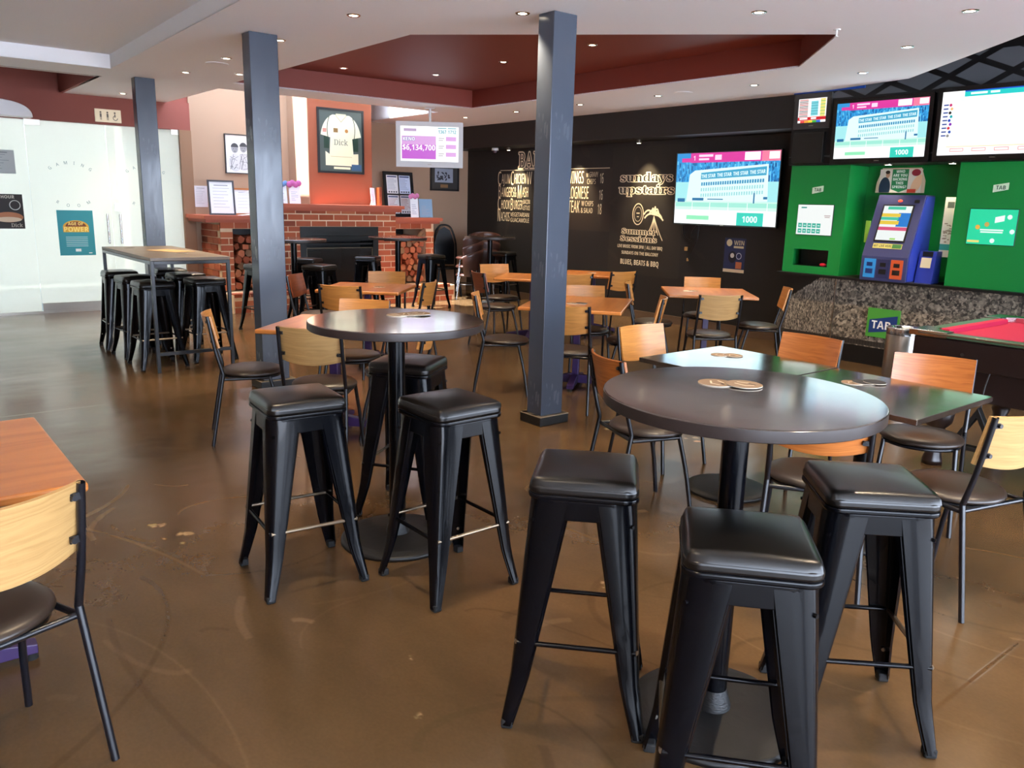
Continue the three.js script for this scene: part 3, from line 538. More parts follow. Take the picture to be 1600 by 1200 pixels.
  const logG = []; for (let k = 0; k < 7; k++) {
    const n = k % 2 ? 4 : 6, pts = []; for (let i = 0; i < n; i++) { const a = i / n * 6.283 + rr(-.25, .25), r = .052 * rr(.8, 1.12); pts.push([Math.cos(a) * r, Math.sin(a) * r]); }
    logG.push(flat(pts, .34, .006).translate(0, 0, -.34));
  }
  const stack = (x0, x1, top, mats, label, group) => {
    let row = 0; for (let y = HH + .052; y < top; y += .093, row++) for (let x = x0 + .055 + (row % 2 ? .05 : 0); x < x1 - .045; x += .108) {
      const m = new THREE.Mesh(logG[Math.floor(rnd() * 7)], mats[Math.floor(rnd() * 4)]); m.name = numbered('firewood_log'); m.castShadow = m.receiveShadow = true;
      m.position.set(x + rr(-.006, .006), y + rr(-.004, .004), Z2 - .03 + rr(-.04, .03)); m.rotation.set(rr(-.04, .04), rr(-.05, .05), rr(0, 6)); scene.add(m); tag(m, label, 'firewood', group);
    }
  };
  stack(6.66, 7.31, .98, ends, 'split reddish log stacked in the right fireplace wing', 'logs in the right wing');
  stack(4.15, 4.73, 1.06, ends, 'split log stacked in the left fireplace wing beside the post', 'logs in the left wing');
  const dr = tag(mesh('firewood_log', tube([[-.12, -.1, 0], [-.03, -.02, .02], [.06, .07, -.01], [.1, .14, .02]], .035, 14, 8).translate(7.2, 1.0, Z2 - .03), mat({ color: '#7a5c46', roughness: .95 }), scene), 'crooked pale branch on top of the right wing logs', 'firewood');
}
// ---------------------------------------------------------------- screens
const FX = -Math.PI / 2;   // turn that faces the -x side of the room
const screenMat = (t, i = 1) => mat({ color: '#000000', roughness: .25, emissive: '#ffffff', emissiveMap: t, emissiveIntensity: i });
function glow(parent, w, h, z, color, i) { const l = new THREE.RectAreaLight(color, i, w, h); l.position.set(0, 0, z); l.rotation.y = Math.PI; parent.add(l); return l; }
const raceTex = canvasTex(768, 432, (g, w, h) => {
  g.fillStyle = '#2f8fd0'; g.fillRect(0, 0, w, h); for (let i = 0; i < 500; i++) { g.fillStyle = ['#1f6fb4', '#3fa4dd', '#1a5c9c', '#62bfe8'][i % 4]; g.fillRect(rr(0, w), rr(40, 190), rr(3, 14), rr(8, 40)); }
  g.fillStyle = '#9fe0e4'; g.fillRect(0, 175, w, 120); g.fillStyle = '#d9f6f2'; g.beginPath(); g.moveTo(90, 300); g.lineTo(110, 130); g.lineTo(150, 105); g.lineTo(690, 75); g.lineTo(700, 290); g.fill();
  g.fillStyle = '#3f9fc4'; g.beginPath(); g.moveTo(200, 120); g.lineTo(680, 88); g.lineTo(680, 138); g.lineTo(200, 160); g.fill();
  g.save(); g.translate(205, 152); g.rotate(-.055); g.fillStyle = '#eafcff'; g.font = 'bold 30px sans-serif'; for (let k = 0; k < 4; k++) g.fillText('THE STAR', k * 120, 0, 108); g.restore();
  for (let r = 0; r < 3; r++) for (let k = 0; k < 26; k++) { g.fillStyle = r ? '#8cc9cf' : '#2f86b8'; g.fillRect(205 + k * 18, 178 + r * 34 - k * .8, r ? 9 : 12, 20); }
  g.fillStyle = '#c9efe0'; g.fillRect(0, 292, w, 60); g.fillStyle = '#9ce0cf'; g.fillRect(0, 300, w, 26); g.fillStyle = '#2b6f9f'; g.fillRect(20, 276, 60, 22); g.fillRect(140, 272, 90, 16); g.fillRect(260, 276, 120, 6); g.fillRect(600, 240, 10, 60); g.fillRect(670, 262, 28, 14);
  g.fillStyle = '#ffffff'; for (let k = 0; k < 6; k++) g.fillRect(k * 140, 300, 4, 48); g.fillRect(0, 345, w, 87); g.fillStyle = '#8fe3b4'; g.fillRect(100, 380, 180, 26); g.fillStyle = '#38c9b6'; g.fillRect(490, 356, 190, 76); g.fillStyle = '#f6ffff'; g.font = 'bold 50px sans-serif'; g.fillText('1000', 530, 412);
  g.fillStyle = '#d63a9a'; g.fillRect(110, 0, w - 110, 58); g.fillRect(40, 30, 70, 24); g.fillStyle = '#ffd3ea'; g.font = 'bold 40px sans-serif'; g.fillText('1', 130, 44); g.fillRect(175, 10, 110, 14); g.fillRect(175, 32, 80, 12); g.fillRect(300, 14, 50, 30); g.fillStyle = '#ffffff'; g.fillRect(520, 4, 110, 46); g.fillStyle = '#f47c9c'; g.fillRect(640, 0, w - 640, 58); g.fillStyle = '#ffffff'; g.fillRect(690, 6, 70, 40);
});
const oddsTex = canvasTex(768, 432, (g, w, h) => {
  g.fillStyle = '#ffffff'; g.fillRect(0, 0, w, h); g.fillStyle = '#27c8c4'; g.fillRect(150, 0, w - 150, 40); g.fillStyle = '#1f55c8'; g.fillRect(150, 0, w - 150, 8); g.fillStyle = '#e9ffff'; g.fillRect(190, 14, 110, 14); g.fillRect(320, 14, 60, 14);
  g.fillStyle = '#2fc79c'; g.fillRect(650, 70, w - 650, 240); g.fillStyle = '#eafff4'; for (let k = 0; k < 9; k++) g.fillRect(668, 82 + k * 25, 70, 10);
  for (let k = 0; k < 9; k++) { g.fillStyle = ['#c0356f', '#e8b57c', '#2a2a2a', '#1fa1a8', '#2646b4', '#7a2ba8', '#cc3344', '#3355aa', '#888'][k]; g.beginPath(); g.arc(62 + (k % 2) * 10, 90 + k * 26, 10, 0, 7); g.fill(); g.fillStyle = '#26408f'; g.fillRect(14, 84 + k * 26, 34, 9); }
  g.fillStyle = '#d7f1ee'; g.fillRect(120, 60, 500, 4); g.fillStyle = '#f4d9a0'; g.fillRect(60, 372, 600, 5); for (let k = 0; k < 4; k++) { g.strokeStyle = '#e05a5a'; g.lineWidth = 3; g.strokeRect(90 + k * 150, 388, 90, 18); }
});
const gridTex = canvasTex(320, 256, (g, w, h) => {
  g.fillStyle = '#f6f2f0'; g.fillRect(0, 0, w, h); for (let r = 0; r < 11; r++) { g.fillStyle = ['#b62a2a', '#333333', '#7c1f1f'][r % 3]; g.fillRect(10, 10 + r * 17, 100, 8); g.fillStyle = r % 2 ? '#28a8b8' : '#5cc6d2'; g.fillRect(145, 30 + r * 14, 80, 12); g.fillStyle = r % 2 ? '#a8c43a' : '#e2d23c'; g.fillRect(250, 10 + r * 17, 55, 13); }
  g.fillStyle = '#c8242c'; g.fillRect(0, 196, w, 34); g.fillStyle = '#fff'; g.fillRect(20, 202, 90, 18); g.fillRect(150, 202, 60, 18); ['#d44', '#e93', '#ec3', '#4a4', '#36c', '#fff'].forEach((c, i) => { g.fillStyle = c; g.fillRect(30 + i * 46, 232, 46, 24); });
});
const kenoTex = canvasTex(512, 288, (g, w, h) => {
  g.fillStyle = '#ffffff'; g.fillRect(0, 0, w, h); g.fillStyle = '#d9a3de'; g.fillRect(12, 80, 300, 80); g.fillStyle = '#c25fce'; g.fillRect(12, 150, 300, 118); g.fillStyle = '#b9a0c4'; g.fillRect(30, 20, 110, 22);
  g.lineWidth = 6; g.strokeStyle = '#8f7fc0'; g.fillStyle = '#ffffff'; g.font = 'bold 40px sans-serif'; g.strokeText('KENO', 20, 118, 110); g.fillText('KENO', 20, 118, 110); g.font = 'bold 62px sans-serif'; g.fillText('$6,134,700', 16, 196, 292);
  g.fillStyle = '#3a9cab'; g.fillRect(330, 10, 74, 6); g.fillRect(416, 10, 74, 6); g.font = 'bold 40px sans-serif'; g.fillText('1367', 332, 56, 72); g.fillText('1712', 418, 56, 72);
  for (let k = 0; k < 3; k++) { g.fillStyle = '#d8a0dc'; g.fillRect(400, 82 + k * 64, 90, 34); g.fillStyle = '#9a8f9c'; g.fillRect(336, 92 + k * 64, 48, 5); g.fillRect(336, 108 + k * 64, 40, 5); }
});
function tv(label, [x, y, z], turn, tilt, w, h, bez, tex, bodyMat, i, bright = 1.15) {
  const o = thing('wall_television', label, 'television', [x, y, z], turn); o.rotation.order = 'YXZ'; o.rotation.x = tilt;
  mesh('tv_housing', rb(w + bez * 2, h + bez * 2.3, .05, .012, 0, -bez * .15, -.028), bodyMat, o);
  mesh('tv_back', rb(w * .6, h * .6, .04, .01, 0, 0, -.065), M.black, o);
  mesh('tv_bezel', [bx(w + bez * 2, bez, .012, 0, h / 2 + bez / 2, 0), bx(w + bez * 2, bez * 1.3, .012, 0, -h / 2 - bez * .65, 0), bx(bez, h, .012, -w / 2 - bez / 2, 0, 0), bx(bez, h, .012, w / 2 + bez / 2, 0, 0)], bodyMat, o);
  mesh('tv_screen', new THREE.PlaneGeometry(w, h).translate(0, 0, .002), screenMat(tex, bright), o);
  mesh('tv_badge', bx(.05, .008, .003, 0, -h / 2 - bez * .65, .0065), M.brushed, o);
  glow(o, w * .98, h * .98, .03, new THREE.Color(.75, .92, 1), i); return o;
}
const glossblack = phys({ color: '#08080a', roughness: .2, clearcoat: .6, clearcoatRoughness: .1 });
tv('large wall television showing horse racing, mounted on the black menu wall', [8.6, 1.82, -6.48], FX, .02, 1.56, .89, .014, raceTex, glossblack, 1.2);
tv('television showing horse racing above the betting kiosk', [8.0, 2.375, -4.23], FX, .05, .93, .54, .04, raceTex, glossblack, 1.1);
tv('television showing a white odds table above the green betting panel', [8.0, 2.39, -3.16], FX, .05, .98, .56, .04, oddsTex, glossblack, 1.1);
tv('small television with coloured results grid beside the ceiling', [8.12, 2.62, -5.06], FX, .04, .33, .245, .05, gridTex, mat({ color: '#3c3a38', roughness: .5 }), .8);
{
  const o = tv('silver framed television showing a pink jackpot display beside the chimney', [6.26, 2.335, -9.65], -.64, .05, .79, .46, .06, kenoTex, M.tvwhite, 1, 1.05);
  const b = mesh('ceiling_bracket', [bar([0, .1, -.1], [0, .47, -.1], .02), bx(.14, .012, .14, 0, .465, -.1)], M.tvwhite, o);
}
{ const o = thing('cable_tangle', 'tangle of black cables hanging below the large wall television', 'cable', [8.66, 1.2, -7.0]); const cm = mat({ color: '#0a0a0a', roughness: .5 });
  mesh('cable', tube([[0, .2, .15], [-.03, .08, .05], [0, -.05, 0], [-.02, .02, -.1], [0, .15, -.14]], .012, 24, 6), cm, o); mesh('cable', tube([[0, .18, .12], [-.02, -.02, .12], [0, -.2, .02], [-.01, -.3, -.02]], .01, 24, 6), cm, o); mesh('plug', [bx(.03, .05, .03, -.01, -.16, -.06), bx(.02, .04, .02, -.01, -.3, -.02)], mat({ color: '#b88a50', roughness: .5 }), o); }

// ---------------------------------------------------------------- betting corner
const tabFlag = (bg, fg, txt) => canvasTex(256, 160, (g, w, h) => { g.clearRect(0, 0, w, h); g.fillStyle = bg; g.beginPath(); g.moveTo(8, 40); g.lineTo(248, 2); g.lineTo(248, 112); g.lineTo(8, 158); g.fill(); g.fillStyle = fg; g.font = 'bold 84px sans-serif'; g.textAlign = 'center'; g.fillText(txt, 128, 110, 200); });
const crowdTex = (seedv, s0) => canvasTex(1024, 512, (g, w, h) => {
  g.fillStyle = '#16130f'; g.fillRect(0, 0, w, h);
  for (let i = 0; i < 9000; i++) { const x = rr(0, w), y = rr(0, h * .8), edge = s0 ? Math.max(0, (x / w * 1.3 - .15) * 260 + 40) : 0, top = s0 ? h * .42 - x * .26 : 0; if (y < top) continue; const b = rr(40, 190) * (s0 && x < 160 ? .6 : 1); g.fillStyle = `rgba(${b},${b * .93},${b * .82},.8)`; g.beginPath(); g.ellipse(x, y, rr(4, 10), rr(5, 13), rr(0, 3), 0, 7); g.fill(); }
  g.fillStyle = '#2c2824'; g.fillRect(0, h * .72, w, 30); g.strokeStyle = '#4a443c'; g.lineWidth = 2; for (let k = 0; k < 60; k++) { g.beginPath(); g.moveTo(k * 18, h * .72); g.lineTo(k * 18, h * .79); g.stroke(); }
  g.fillStyle = '#0f0d0c'; g.fillRect(0, h * .79, w, h);
});
const trussTex = canvasTex(1024, 512, (g, w, h) => {
  g.fillStyle = '#0e0e10'; g.fillRect(0, 0, w, h); g.fillStyle = '#5a5d62';
  for (const [y0, y1] of [[100, 240], [470, 508]]) { g.fillRect(0, y0, w, y1 - y0); g.strokeStyle = '#0e0e10'; g.lineWidth = 17; g.beginPath(); for (let k = -1; k < 14; k++) { g.moveTo(k * 120, y0); g.lineTo(k * 120 + 170, y1); g.moveTo(k * 120 + 80, y0); g.lineTo(k * 120 - 60, y1); } g.stroke(); g.lineWidth = 12; g.strokeRect(-20, y0, w + 40, y1 - y0); }
});
{
  const w = struct('wall_betting', [bb(8.22, 8.9, 0, .9, -5.3, 3.2), bb(8.6, 8.9, .9, 2.06, -5.3, 3.2), bb(8.15, 8.9, 2.06, 3.3, -5.3, 3.2)], M.blackpaint, 'black betting corner wall with ledge and screen bulkhead', 'wall');
  const panel = (z0, z1, y0, y1, t, x = 8.215) => mesh('mural_panel', new THREE.BoxGeometry(.01, y1 - y0, z1 - z0).translate(x, (y0 + y1) / 2, (z0 + z1) / 2), mat({ map: t, roughness: .45 }), w);
  panel(-5.3, -4.625, 0, .9, crowdTex(1, true)); panel(-4.615, -2.8, 0, .9, crowdTex(2, false)); panel(-2.79, -.6, 0, .9, crowdTex(3, false)); panel(-5.3, -.6, 2.07, 3.28, trussTex, 8.146);
  mesh('panel_joint', bb(8.205, 8.212, 0, .9, -4.626, -4.614), M.brushed, w);
  mesh('recess_back', bb(8.58, 8.6, .9, 2.06, -4.6, -3.5), M.green, w); mesh('ledge', bb(8.1, 8.6, .875, .9, -5.3, -2.0), M.black, w);
  struct('trim_4', [bb(8.12, 8.14, 2.8, 2.9, -5.3, -4.5)], M.bluesign, 'narrow blue strip under the ceiling above the screens', 'trim');
  tag(mesh('black_panel_box', rb(.05, .32, .36, .005, 8.12, 2.24, -5.06), M.blackpaint, scene), 'plain black panel box under the small results television', 'panel');
  // green cabinets
  const cab = (label, z0, z1, slot) => {
    const o = thing('betting_cabinet', label, 'cabinet', [8.2, .9, (z0 + z1) / 2], FX), W = z1 - z0, H = 1.155;
    const s = new THREE.Shape([[-W / 2, 0], [W / 2, 0], [W / 2, H], [-W / 2, H]].map(p => new THREE.Vector2(...p)));
    if (slot) s.holes.push(new THREE.Path([[-.22, .08], [.2, .08], [.2, .26], [-.22, .26]].map(p => new THREE.Vector2(...p))));
    mesh('front_panel', new THREE.ExtrudeGeometry(s, { depth: .02, bevelEnabled: false }).translate(0, 0, -.02), M.green, o);
    mesh('side_panel', [bb(-W / 2, -W / 2 + .02, 0, H, -.39, -.02), bb(W / 2 - .02, W / 2, 0, H, -.39, -.02), bb(-W / 2 + .02, W / 2 - .02, H - .02, H, -.39, -.02)], M.green, o);
    if (slot) mesh('slot_box', [bb(-.24, .22, .06, .08, -.2, -.021), bb(-.24, .22, .26, .28, -.2, -.021), bb(-.24, .22, .06, .28, -.2, -.18)], M.black, o);
    return o;
  };
  const c1 = cab('green betting cabinet with white touch screen and dark ticket slot', -5.29, -4.6, true), c2 = cab('green betting cabinet with bright mint screen', -3.5, -2.2, false);
  const t1 = canvasTex(256, 192, (g) => { g.fillStyle = '#f2f6f4'; g.fillRect(0, 0, 256, 192); g.fillStyle = '#2a8f84'; g.fillRect(24, 14, 40, 8); for (let r = 0; r < 2; r++) for (let k = 0; k < 5; k++) { g.fillStyle = '#3fae9a'; g.fillRect(12 + k * 34, 118 + r * 36, 28, 28); g.fillStyle = '#e6fff6'; g.fillRect(18 + k * 34, 130 + r * 36, 16, 5); } g.fillStyle = '#a88'; g.fillRect(196, 66, 44, 4); g.fillRect(200, 76, 36, 4); });
  const t2 = canvasTex(256, 192, (g) => { g.fillStyle = '#2fd8a4'; g.fillRect(0, 0, 256, 192); g.fillStyle = '#f2fffa'; g.beginPath(); g.moveTo(140, 42); g.lineTo(190, 30); g.lineTo(190, 62); g.lineTo(140, 74); g.fill(); for (const [x, y, c] of [[216, 40, '#eafff8'], [52, 98, '#e8b04a'], [100, 82, '#c8a85a'], [238, 118, '#e8fff8'], [140, 170, '#e8fff8']]) { g.fillStyle = c; g.beginPath(); g.arc(x, y, 13, 0, 7); g.fill(); } g.fillStyle = '#e9fff6'; g.fillRect(66, 108, 126, 8); g.fillRect(70, 120, 120, 8); g.fillStyle = '#f0e080'; g.fillRect(4, 170, 66, 12); });
  const sc = (o, t, x, y, w, h, i) => { mesh('touch_screen', new RoundedBoxGeometry(w + .012, h + .012, .01, 2, .004).translate(x, y, .003), M.black, o); const s = mesh('screen_display', new THREE.PlaneGeometry(w, h).translate(x, y, .0095), screenMat(t, 1.0), o); const l = glow(o, w * .98, h * .98, .03, new THREE.Color(.8, 1, .9), i); l.position.x = x; l.position.y = y; };
  sc(c1, t1, 0, .58, .42, .32, .8); sc(c2, t2, -.295, .57, .41, .32, .8);
  const fl = (o, x, y, t) => mesh('logo_plate', new THREE.PlaneGeometry(.14, .09).translate(x, y, .003), mat({ map: t, transparent: true, alphaTest: .5, roughness: .5 }), o);
  const ft = tabFlag('#cfe6c4', '#2a4a34', 'TAB'); fl(c1, 0, .9, ft); fl(c2, -.27, .925, ft);
  tag(mesh('red_pen_cap', new THREE.SphereGeometry(.028, 16, 10).scale(1, .7, 1.4).translate(8.26, 1.0, -4.83), mat({ color: '#d2203a', roughness: .3 }), scene), 'small red rounded object in the dark ticket slot', 'small object');
  tag(mesh('logo_board', new THREE.BoxGeometry(.012, .3, .34).translate(8.2, .455, -4.05), [0, 1, 2, 3, 4, 5].map(k => k === 1 ? mat({ roughness: .5, map: canvasTex(256, 226, (g) => { g.fillStyle = '#4a9a3a'; g.fillRect(0, 0, 256, 226); g.fillStyle = '#1c3a78'; g.beginPath(); g.moveTo(20, 92); g.lineTo(240, 44); g.lineTo(240, 160); g.lineTo(20, 196); g.fill(); g.fillStyle = '#f2f2ee'; g.font = 'bold 86px sans-serif'; g.fillText('TAB', 38, 158, 190); }) }) : mat({ color: '#4a9a3a', roughness: .5 })), scene), 'green and blue betting logo board on the crowd mural', 'sign');
  // kiosk
  const k = thing('betting_kiosk', 'blue betting terminal with colourful touch screen on the black ledge', 'kiosk', [8.5, .9, -4.07], FX);   // local +z towards the room
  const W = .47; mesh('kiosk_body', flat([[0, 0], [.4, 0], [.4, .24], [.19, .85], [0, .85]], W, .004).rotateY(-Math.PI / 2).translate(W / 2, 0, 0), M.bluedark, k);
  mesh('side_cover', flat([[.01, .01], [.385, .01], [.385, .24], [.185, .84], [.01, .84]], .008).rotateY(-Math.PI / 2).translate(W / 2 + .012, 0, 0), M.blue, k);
  const ang = Math.atan2(.21, .61), slope = (g, u, v, out = .006) => g.rotateX(-ang).translate(u, .24 + v * Math.cos(ang) + out * Math.sin(ang), .4 - v * Math.sin(ang) + out * Math.cos(ang));
  const kt = canvasTex(256, 300, (g) => { g.fillStyle = '#eef4f2'; g.fillRect(0, 0, 256, 300); g.fillStyle = '#46c3a0'; g.fillRect(40, 6, 160, 26); g.fillStyle = '#2f7fd0'; g.fillRect(150, 60, 106, 120); g.fillStyle = '#e8c84a'; g.fillRect(0, 66, 170, 30); g.fillRect(0, 130, 170, 32); g.fillStyle = '#48c2a4'; g.fillRect(0, 98, 160, 26); g.fillStyle = '#d8587c'; g.fillRect(0, 184, 256, 30); g.fillStyle = '#9fd86a'; g.fillRect(130, 280, 50, 14); });
  mesh('screen_frame', slope(new THREE.BoxGeometry(.32, .39, .01), -.0, .35, .005), M.black, k); mesh('touch_screen', slope(new THREE.PlaneGeometry(.29, .36), 0, .35, .0115), screenMat(kt, 1.0), k);
  mesh('label_strip', slope(new THREE.PlaneGeometry(.3, .05), 0, .11, .0075), mat({ roughness: .6, map: canvasTex(256, 44, (g) => { g.fillStyle = '#cfc66a'; g.fillRect(0, 0, 256, 44); g.fillStyle = '#3a7a3a'; g.fillRect(170, 4, 80, 36); g.fillStyle = '#2f2f2a'; g.font = 'bold 30px sans-serif'; g.fillText('BET LIVE HERE', 6, 33, 160); }) }), k);
  mesh('indicator_lamp', slope(new THREE.SphereGeometry(.018, 12, 8).scale(1.3, .7, .5), .0, .585, .008), mat({ color: '#ff5a40', emissive: '#ff3a20', emissiveIntensity: 1.5 }), k); mesh('scanner_window', slope(new THREE.BoxGeometry(.05, .03, .008), .17, .58, .006), M.black, k);
  mesh('promo_strip', rb(.05, .22, .012, .003, -W / 2 - .03, .48, .3), mat({ color: '#7fae3c', roughness: .5 }), k);
  const bay = (x, c, c2) => { const b = mesh('front_bay', bx(.12, .19, .01, x, .12, .408), mat({ color: c, roughness: .4 }), k); mesh('bay_slot', [bx(.075, .05, .012, x, .09, .41), bx(.06, .04, .012, x, .16, .41)], mat({ color: c2, roughness: .5 }), b); };
  bay(-.14, '#2f8fd0', '#16306a'); bay(0, '#2c2f55', '#101010'); bay(.14, '#c8552c', '#1a1410');
  const q = thing('card_stand', 'small blue leaflet box beside the betting terminal', 'leaflet box', [8.4, .9, -3.725], FX); mesh('box_body', flat([[0, 0], [.16, 0], [.11, .31], [0, .31]], .16, .003).rotateY(-Math.PI / 2).translate(.08, 0, 0), M.blue, q); mesh('front_label', new THREE.PlaneGeometry(.1, .1).rotateX(-.16).translate(0, .2, .142), mat({ color: '#d8c9a0', roughness: .6 }), q); mesh('top_window', bx(.1, .05, .006, 0, .285, .119), M.black, q);
  tag(mesh('promo_sign', flat([[-.255, 0], [.255, 0], [.255, .12], [.2, .25], [-.2, .25], [-.25, .1]], .008).rotateY(FX).translate(8.5, 1.78, -4.2), mat({ color: '#cdb89a', roughness: .5 }), scene), 'curved promotional sign asking who are you backing this spring', 'sign');
  const ps = mesh('promo_print', new THREE.PlaneGeometry(.44, .235).rotateY(FX).translate(8.489, 1.9, -4.2), mat({ roughness: .5, map: canvasTex(440, 236, (g) => { g.fillStyle = '#d9cfc0'; g.fillRect(0, 0, 440, 236); g.fillStyle = '#1f3446'; g.beginPath(); g.ellipse(60, 190, 60, 110, 0, 0, 7); g.fill(); g.fillStyle = '#b98a6c'; g.beginPath(); g.ellipse(84, 56, 22, 32, 0, 0, 7); g.fill(); g.fillStyle = '#2a1c14'; g.beginPath(); g.ellipse(80, 30, 24, 18, 0, 0, 7); g.fill(); g.fillStyle = '#e6b890'; g.beginPath(); g.ellipse(390, 150, 46, 100, .4, 0, 7); g.fill(); g.fillStyle = '#8f1f30'; g.beginPath(); g.ellipse(376, 36, 46, 34, 0, 0, 7); g.fill(); g.fillStyle = '#d0462c'; g.fillRect(300, 200, 90, 36); g.fillStyle = '#1b7a46'; g.beginPath(); g.moveTo(130, 0); g.lineTo(300, 0); g.lineTo(300, 200); g.lineTo(215, 234); g.lineTo(130, 200); g.fill(); g.fillStyle = '#f0f4ea'; g.textAlign = 'center'; g.font = 'bold 38px sans-serif'; ['WHO', 'ARE YOU', 'BACKING', 'THIS', 'SPRING?'].forEach((s, i) => g.fillText(s, 215, 36 + i * 39, 150)); }) }), scene.getObjectByName('promo_sign'));
  tag(mesh('printed_notice', bb(8.4, 8.405, 1.16, 1.74, -3.68, -3.56), mat({ roughness: .6, map: canvasTex(64, 256, (g) => { g.fillStyle = '#d6ddd2'; g.fillRect(0, 0, 64, 256); g.fillStyle = '#5a665e'; g.fillRect(14, 20, 34, 26); g.fillStyle = '#8a8578'; for (let i = 0; i < 30; i++) g.fillRect(rr(6, 40), rr(110, 190), rr(4, 20), 4); g.fillStyle = '#2fa39a'; g.fillRect(0, 200, 64, 26); }) }), scene), 'tall narrow printed notice in the green recess', 'notice');
  for (const z of [-4.25, -3.62]) { const o = thing('recess_lamp', 'small warm lamp under the screen bulkhead above the betting terminal', 'light', [8.3, 2.06, z], 0, 'lamps above the betting terminal'); mesh('trim_ring', cyl(.04, .04, .01, 0, -.005, 0, 20), M.brushed, o); mesh('lamp_lens', new THREE.CircleGeometry(.03, 16).rotateX(Math.PI / 2).translate(0, -.0105, 0), M.lens, o); const s = new THREE.SpotLight(new THREE.Color(1, .8, .55), 2.2, 0, .8, 1, 2); s.position.set(0, -.03, 0); s.target.position.set(0, -1, 0); s.castShadow = true; o.add(s, s.target); }
}
// wall poster under the large television
tag(mesh('wall_poster', new THREE.PlaneGeometry(.32, .43).rotateY(FX).translate(8.692, 1.0, -6.31), mat({ roughness: .55, map: canvasTex(192, 256, (g) => { g.fillStyle = '#232c52'; g.fillRect(0, 0, 192, 256); g.fillStyle = '#c8ba94'; g.beginPath(); g.arc(42, 36, 26, 0, 7); g.fill(); g.font = 'bold 46px sans-serif'; g.fillText('WIN', 84, 50, 96); g.fillRect(84, 58, 90, 16); g.fillStyle = '#0d0f1c'; g.beginPath(); g.ellipse(78, 142, 36, 44, 0, 0, 7); g.fill(); g.fillStyle = '#d8d0c0'; g.beginPath(); g.arc(76, 130, 18, 0, 7); g.fill(); g.strokeStyle = '#cfd3dc'; g.lineWidth = 5; g.beginPath(); g.arc(136, 132, 22, 0, 7); g.stroke(); g.fillStyle = '#b0623c'; g.fillRect(112, 176, 54, 50); g.fillStyle = '#d8c2a0'; g.fillRect(0, 232, 192, 24); }) }), scene), 'dark blue WIN promotional poster on the black wall under the television', 'poster');

// ---------------------------------------------------------------- pool table, rack, bin
{
  const x0 = 5.1, x1 = 6.46, z0 = -2.34, z1 = .1, H = .85, cx = (x0 + x1) / 2, cz = (z0 + z1) / 2;
  const o = thing('pool_table', 'black pool table with red cloth and silver corner castings', 'pool table', [cx, 0, cz]); const W = x1 - x0, D = z1 - z0, w = W / 2, d = D / 2;
  mesh('cabinet', [rb(W - .04, .17, D - .04, .01, 0, .745, 0), rb(W - .14, .2, D - .14, .01, 0, .57, 0)], M.darkwood, o);
  mesh('bed_cloth', bx(W - .2, .02, D - .2, 0, .825, 0), M.cloth, o);
  for (const s of [-1, 1]) { mesh('cushion', flat([[0, 0], [.06, 0], [.05, .03], [0, .03]], D - .44).translate(0, .832, -(D - .44) / 2).rotateY(s > 0 ? Math.PI : 0).translate(s * (w - .085), 0, 0), M.cloth, o); mesh('cushion', bx(W - .44, .03, .055, 0, .85, s * (d - .115)), M.cloth, o);
    mesh('rail_top', rb(.1, .024, D - .4, .006, s * (w - .05), H, 0), M.railgreen, o); mesh('rail_top', rb(W - .4, .024, .1, .006, 0, H, s * (d - .05)), M.railgreen, o); mesh('rail_trim', rb(.014, .012, D - .1, .003, s * (w - .0), H + .006, 0), M.steelworn, o); }
  for (const a of [-1, 1]) for (const b of [-1, 1]) {
    mesh('corner_casting', flat([[0, 0], [.22, 0], [.22, .09], [.15, .1], [.1, .15], [.09, .22], [0, .22]], .03, .004).rotateX(-Math.PI / 2).rotateY({ '-1,1': 0, '1,1': Math.PI / 2, '1,-1': Math.PI, '-1,-1': -Math.PI / 2 }[[a, b].join()]).translate(a * w, H - .012, b * d), M.chrome, o);
    const lg = mesh('turned_leg', lathe([[0, .5], [.07, .5], [.075, .47], [.05, .45], [.075, .42], [.095, .35], [.085, .28], [.05, .24], [.06, .22], [.045, .18], [.05, .06], [.06, .03], [.06, 0], [0, 0]], 24).translate(a * (w - .17), 0, b * (d - .17)), M.darkwood, o);
  }
  for (const z of [-.9, -.35, .3, .85]) mesh('cabinet_bolt', cyl(.012, .012, .01, 0, 0, 0, 12).rotateZ(Math.PI / 2).translate(-w + .018, .75, z), M.chrome, o);
  const r = thing('ball_rack', 'black triangular ball rack hanging on the pool table side', 'ball rack', [5.085, .2, -1.86]); const sh = new THREE.Shape([[-.14, 0], [.14, 0], [.0, .26]].map(p => new THREE.Vector2(...p))); sh.holes.push(new THREE.Path([[-.105, .022], [.105, .022], [0, .21]].map(p => new THREE.Vector2(...p))));
  mesh('rack_frame', new THREE.ExtrudeGeometry(sh, { depth: .045, bevelEnabled: true, bevelSize: .004, bevelThickness: .004 }).rotateY(FX), M.black, r); mesh('hook', tube([[0, .25, 0], [0, .36, 0], [.05, .46, 0]], .005, 10, 6), M.black, r);
  const b = thing('steel_bin', 'tall round brushed steel bin behind the dark square tables', 'bin', [6.55, 0, -3.06]); mesh('bin_body', lathe([[0, 0], [.12, 0], [.123, .01], [.123, .62], [.0, .62]], 48), M.brushed, b); mesh('bin_lid', lathe([[.126, .615], [.127, .665], [.118, .675], [.085, .672], [.08, .64], [0, .63]], 48), M.chrome, b);
}
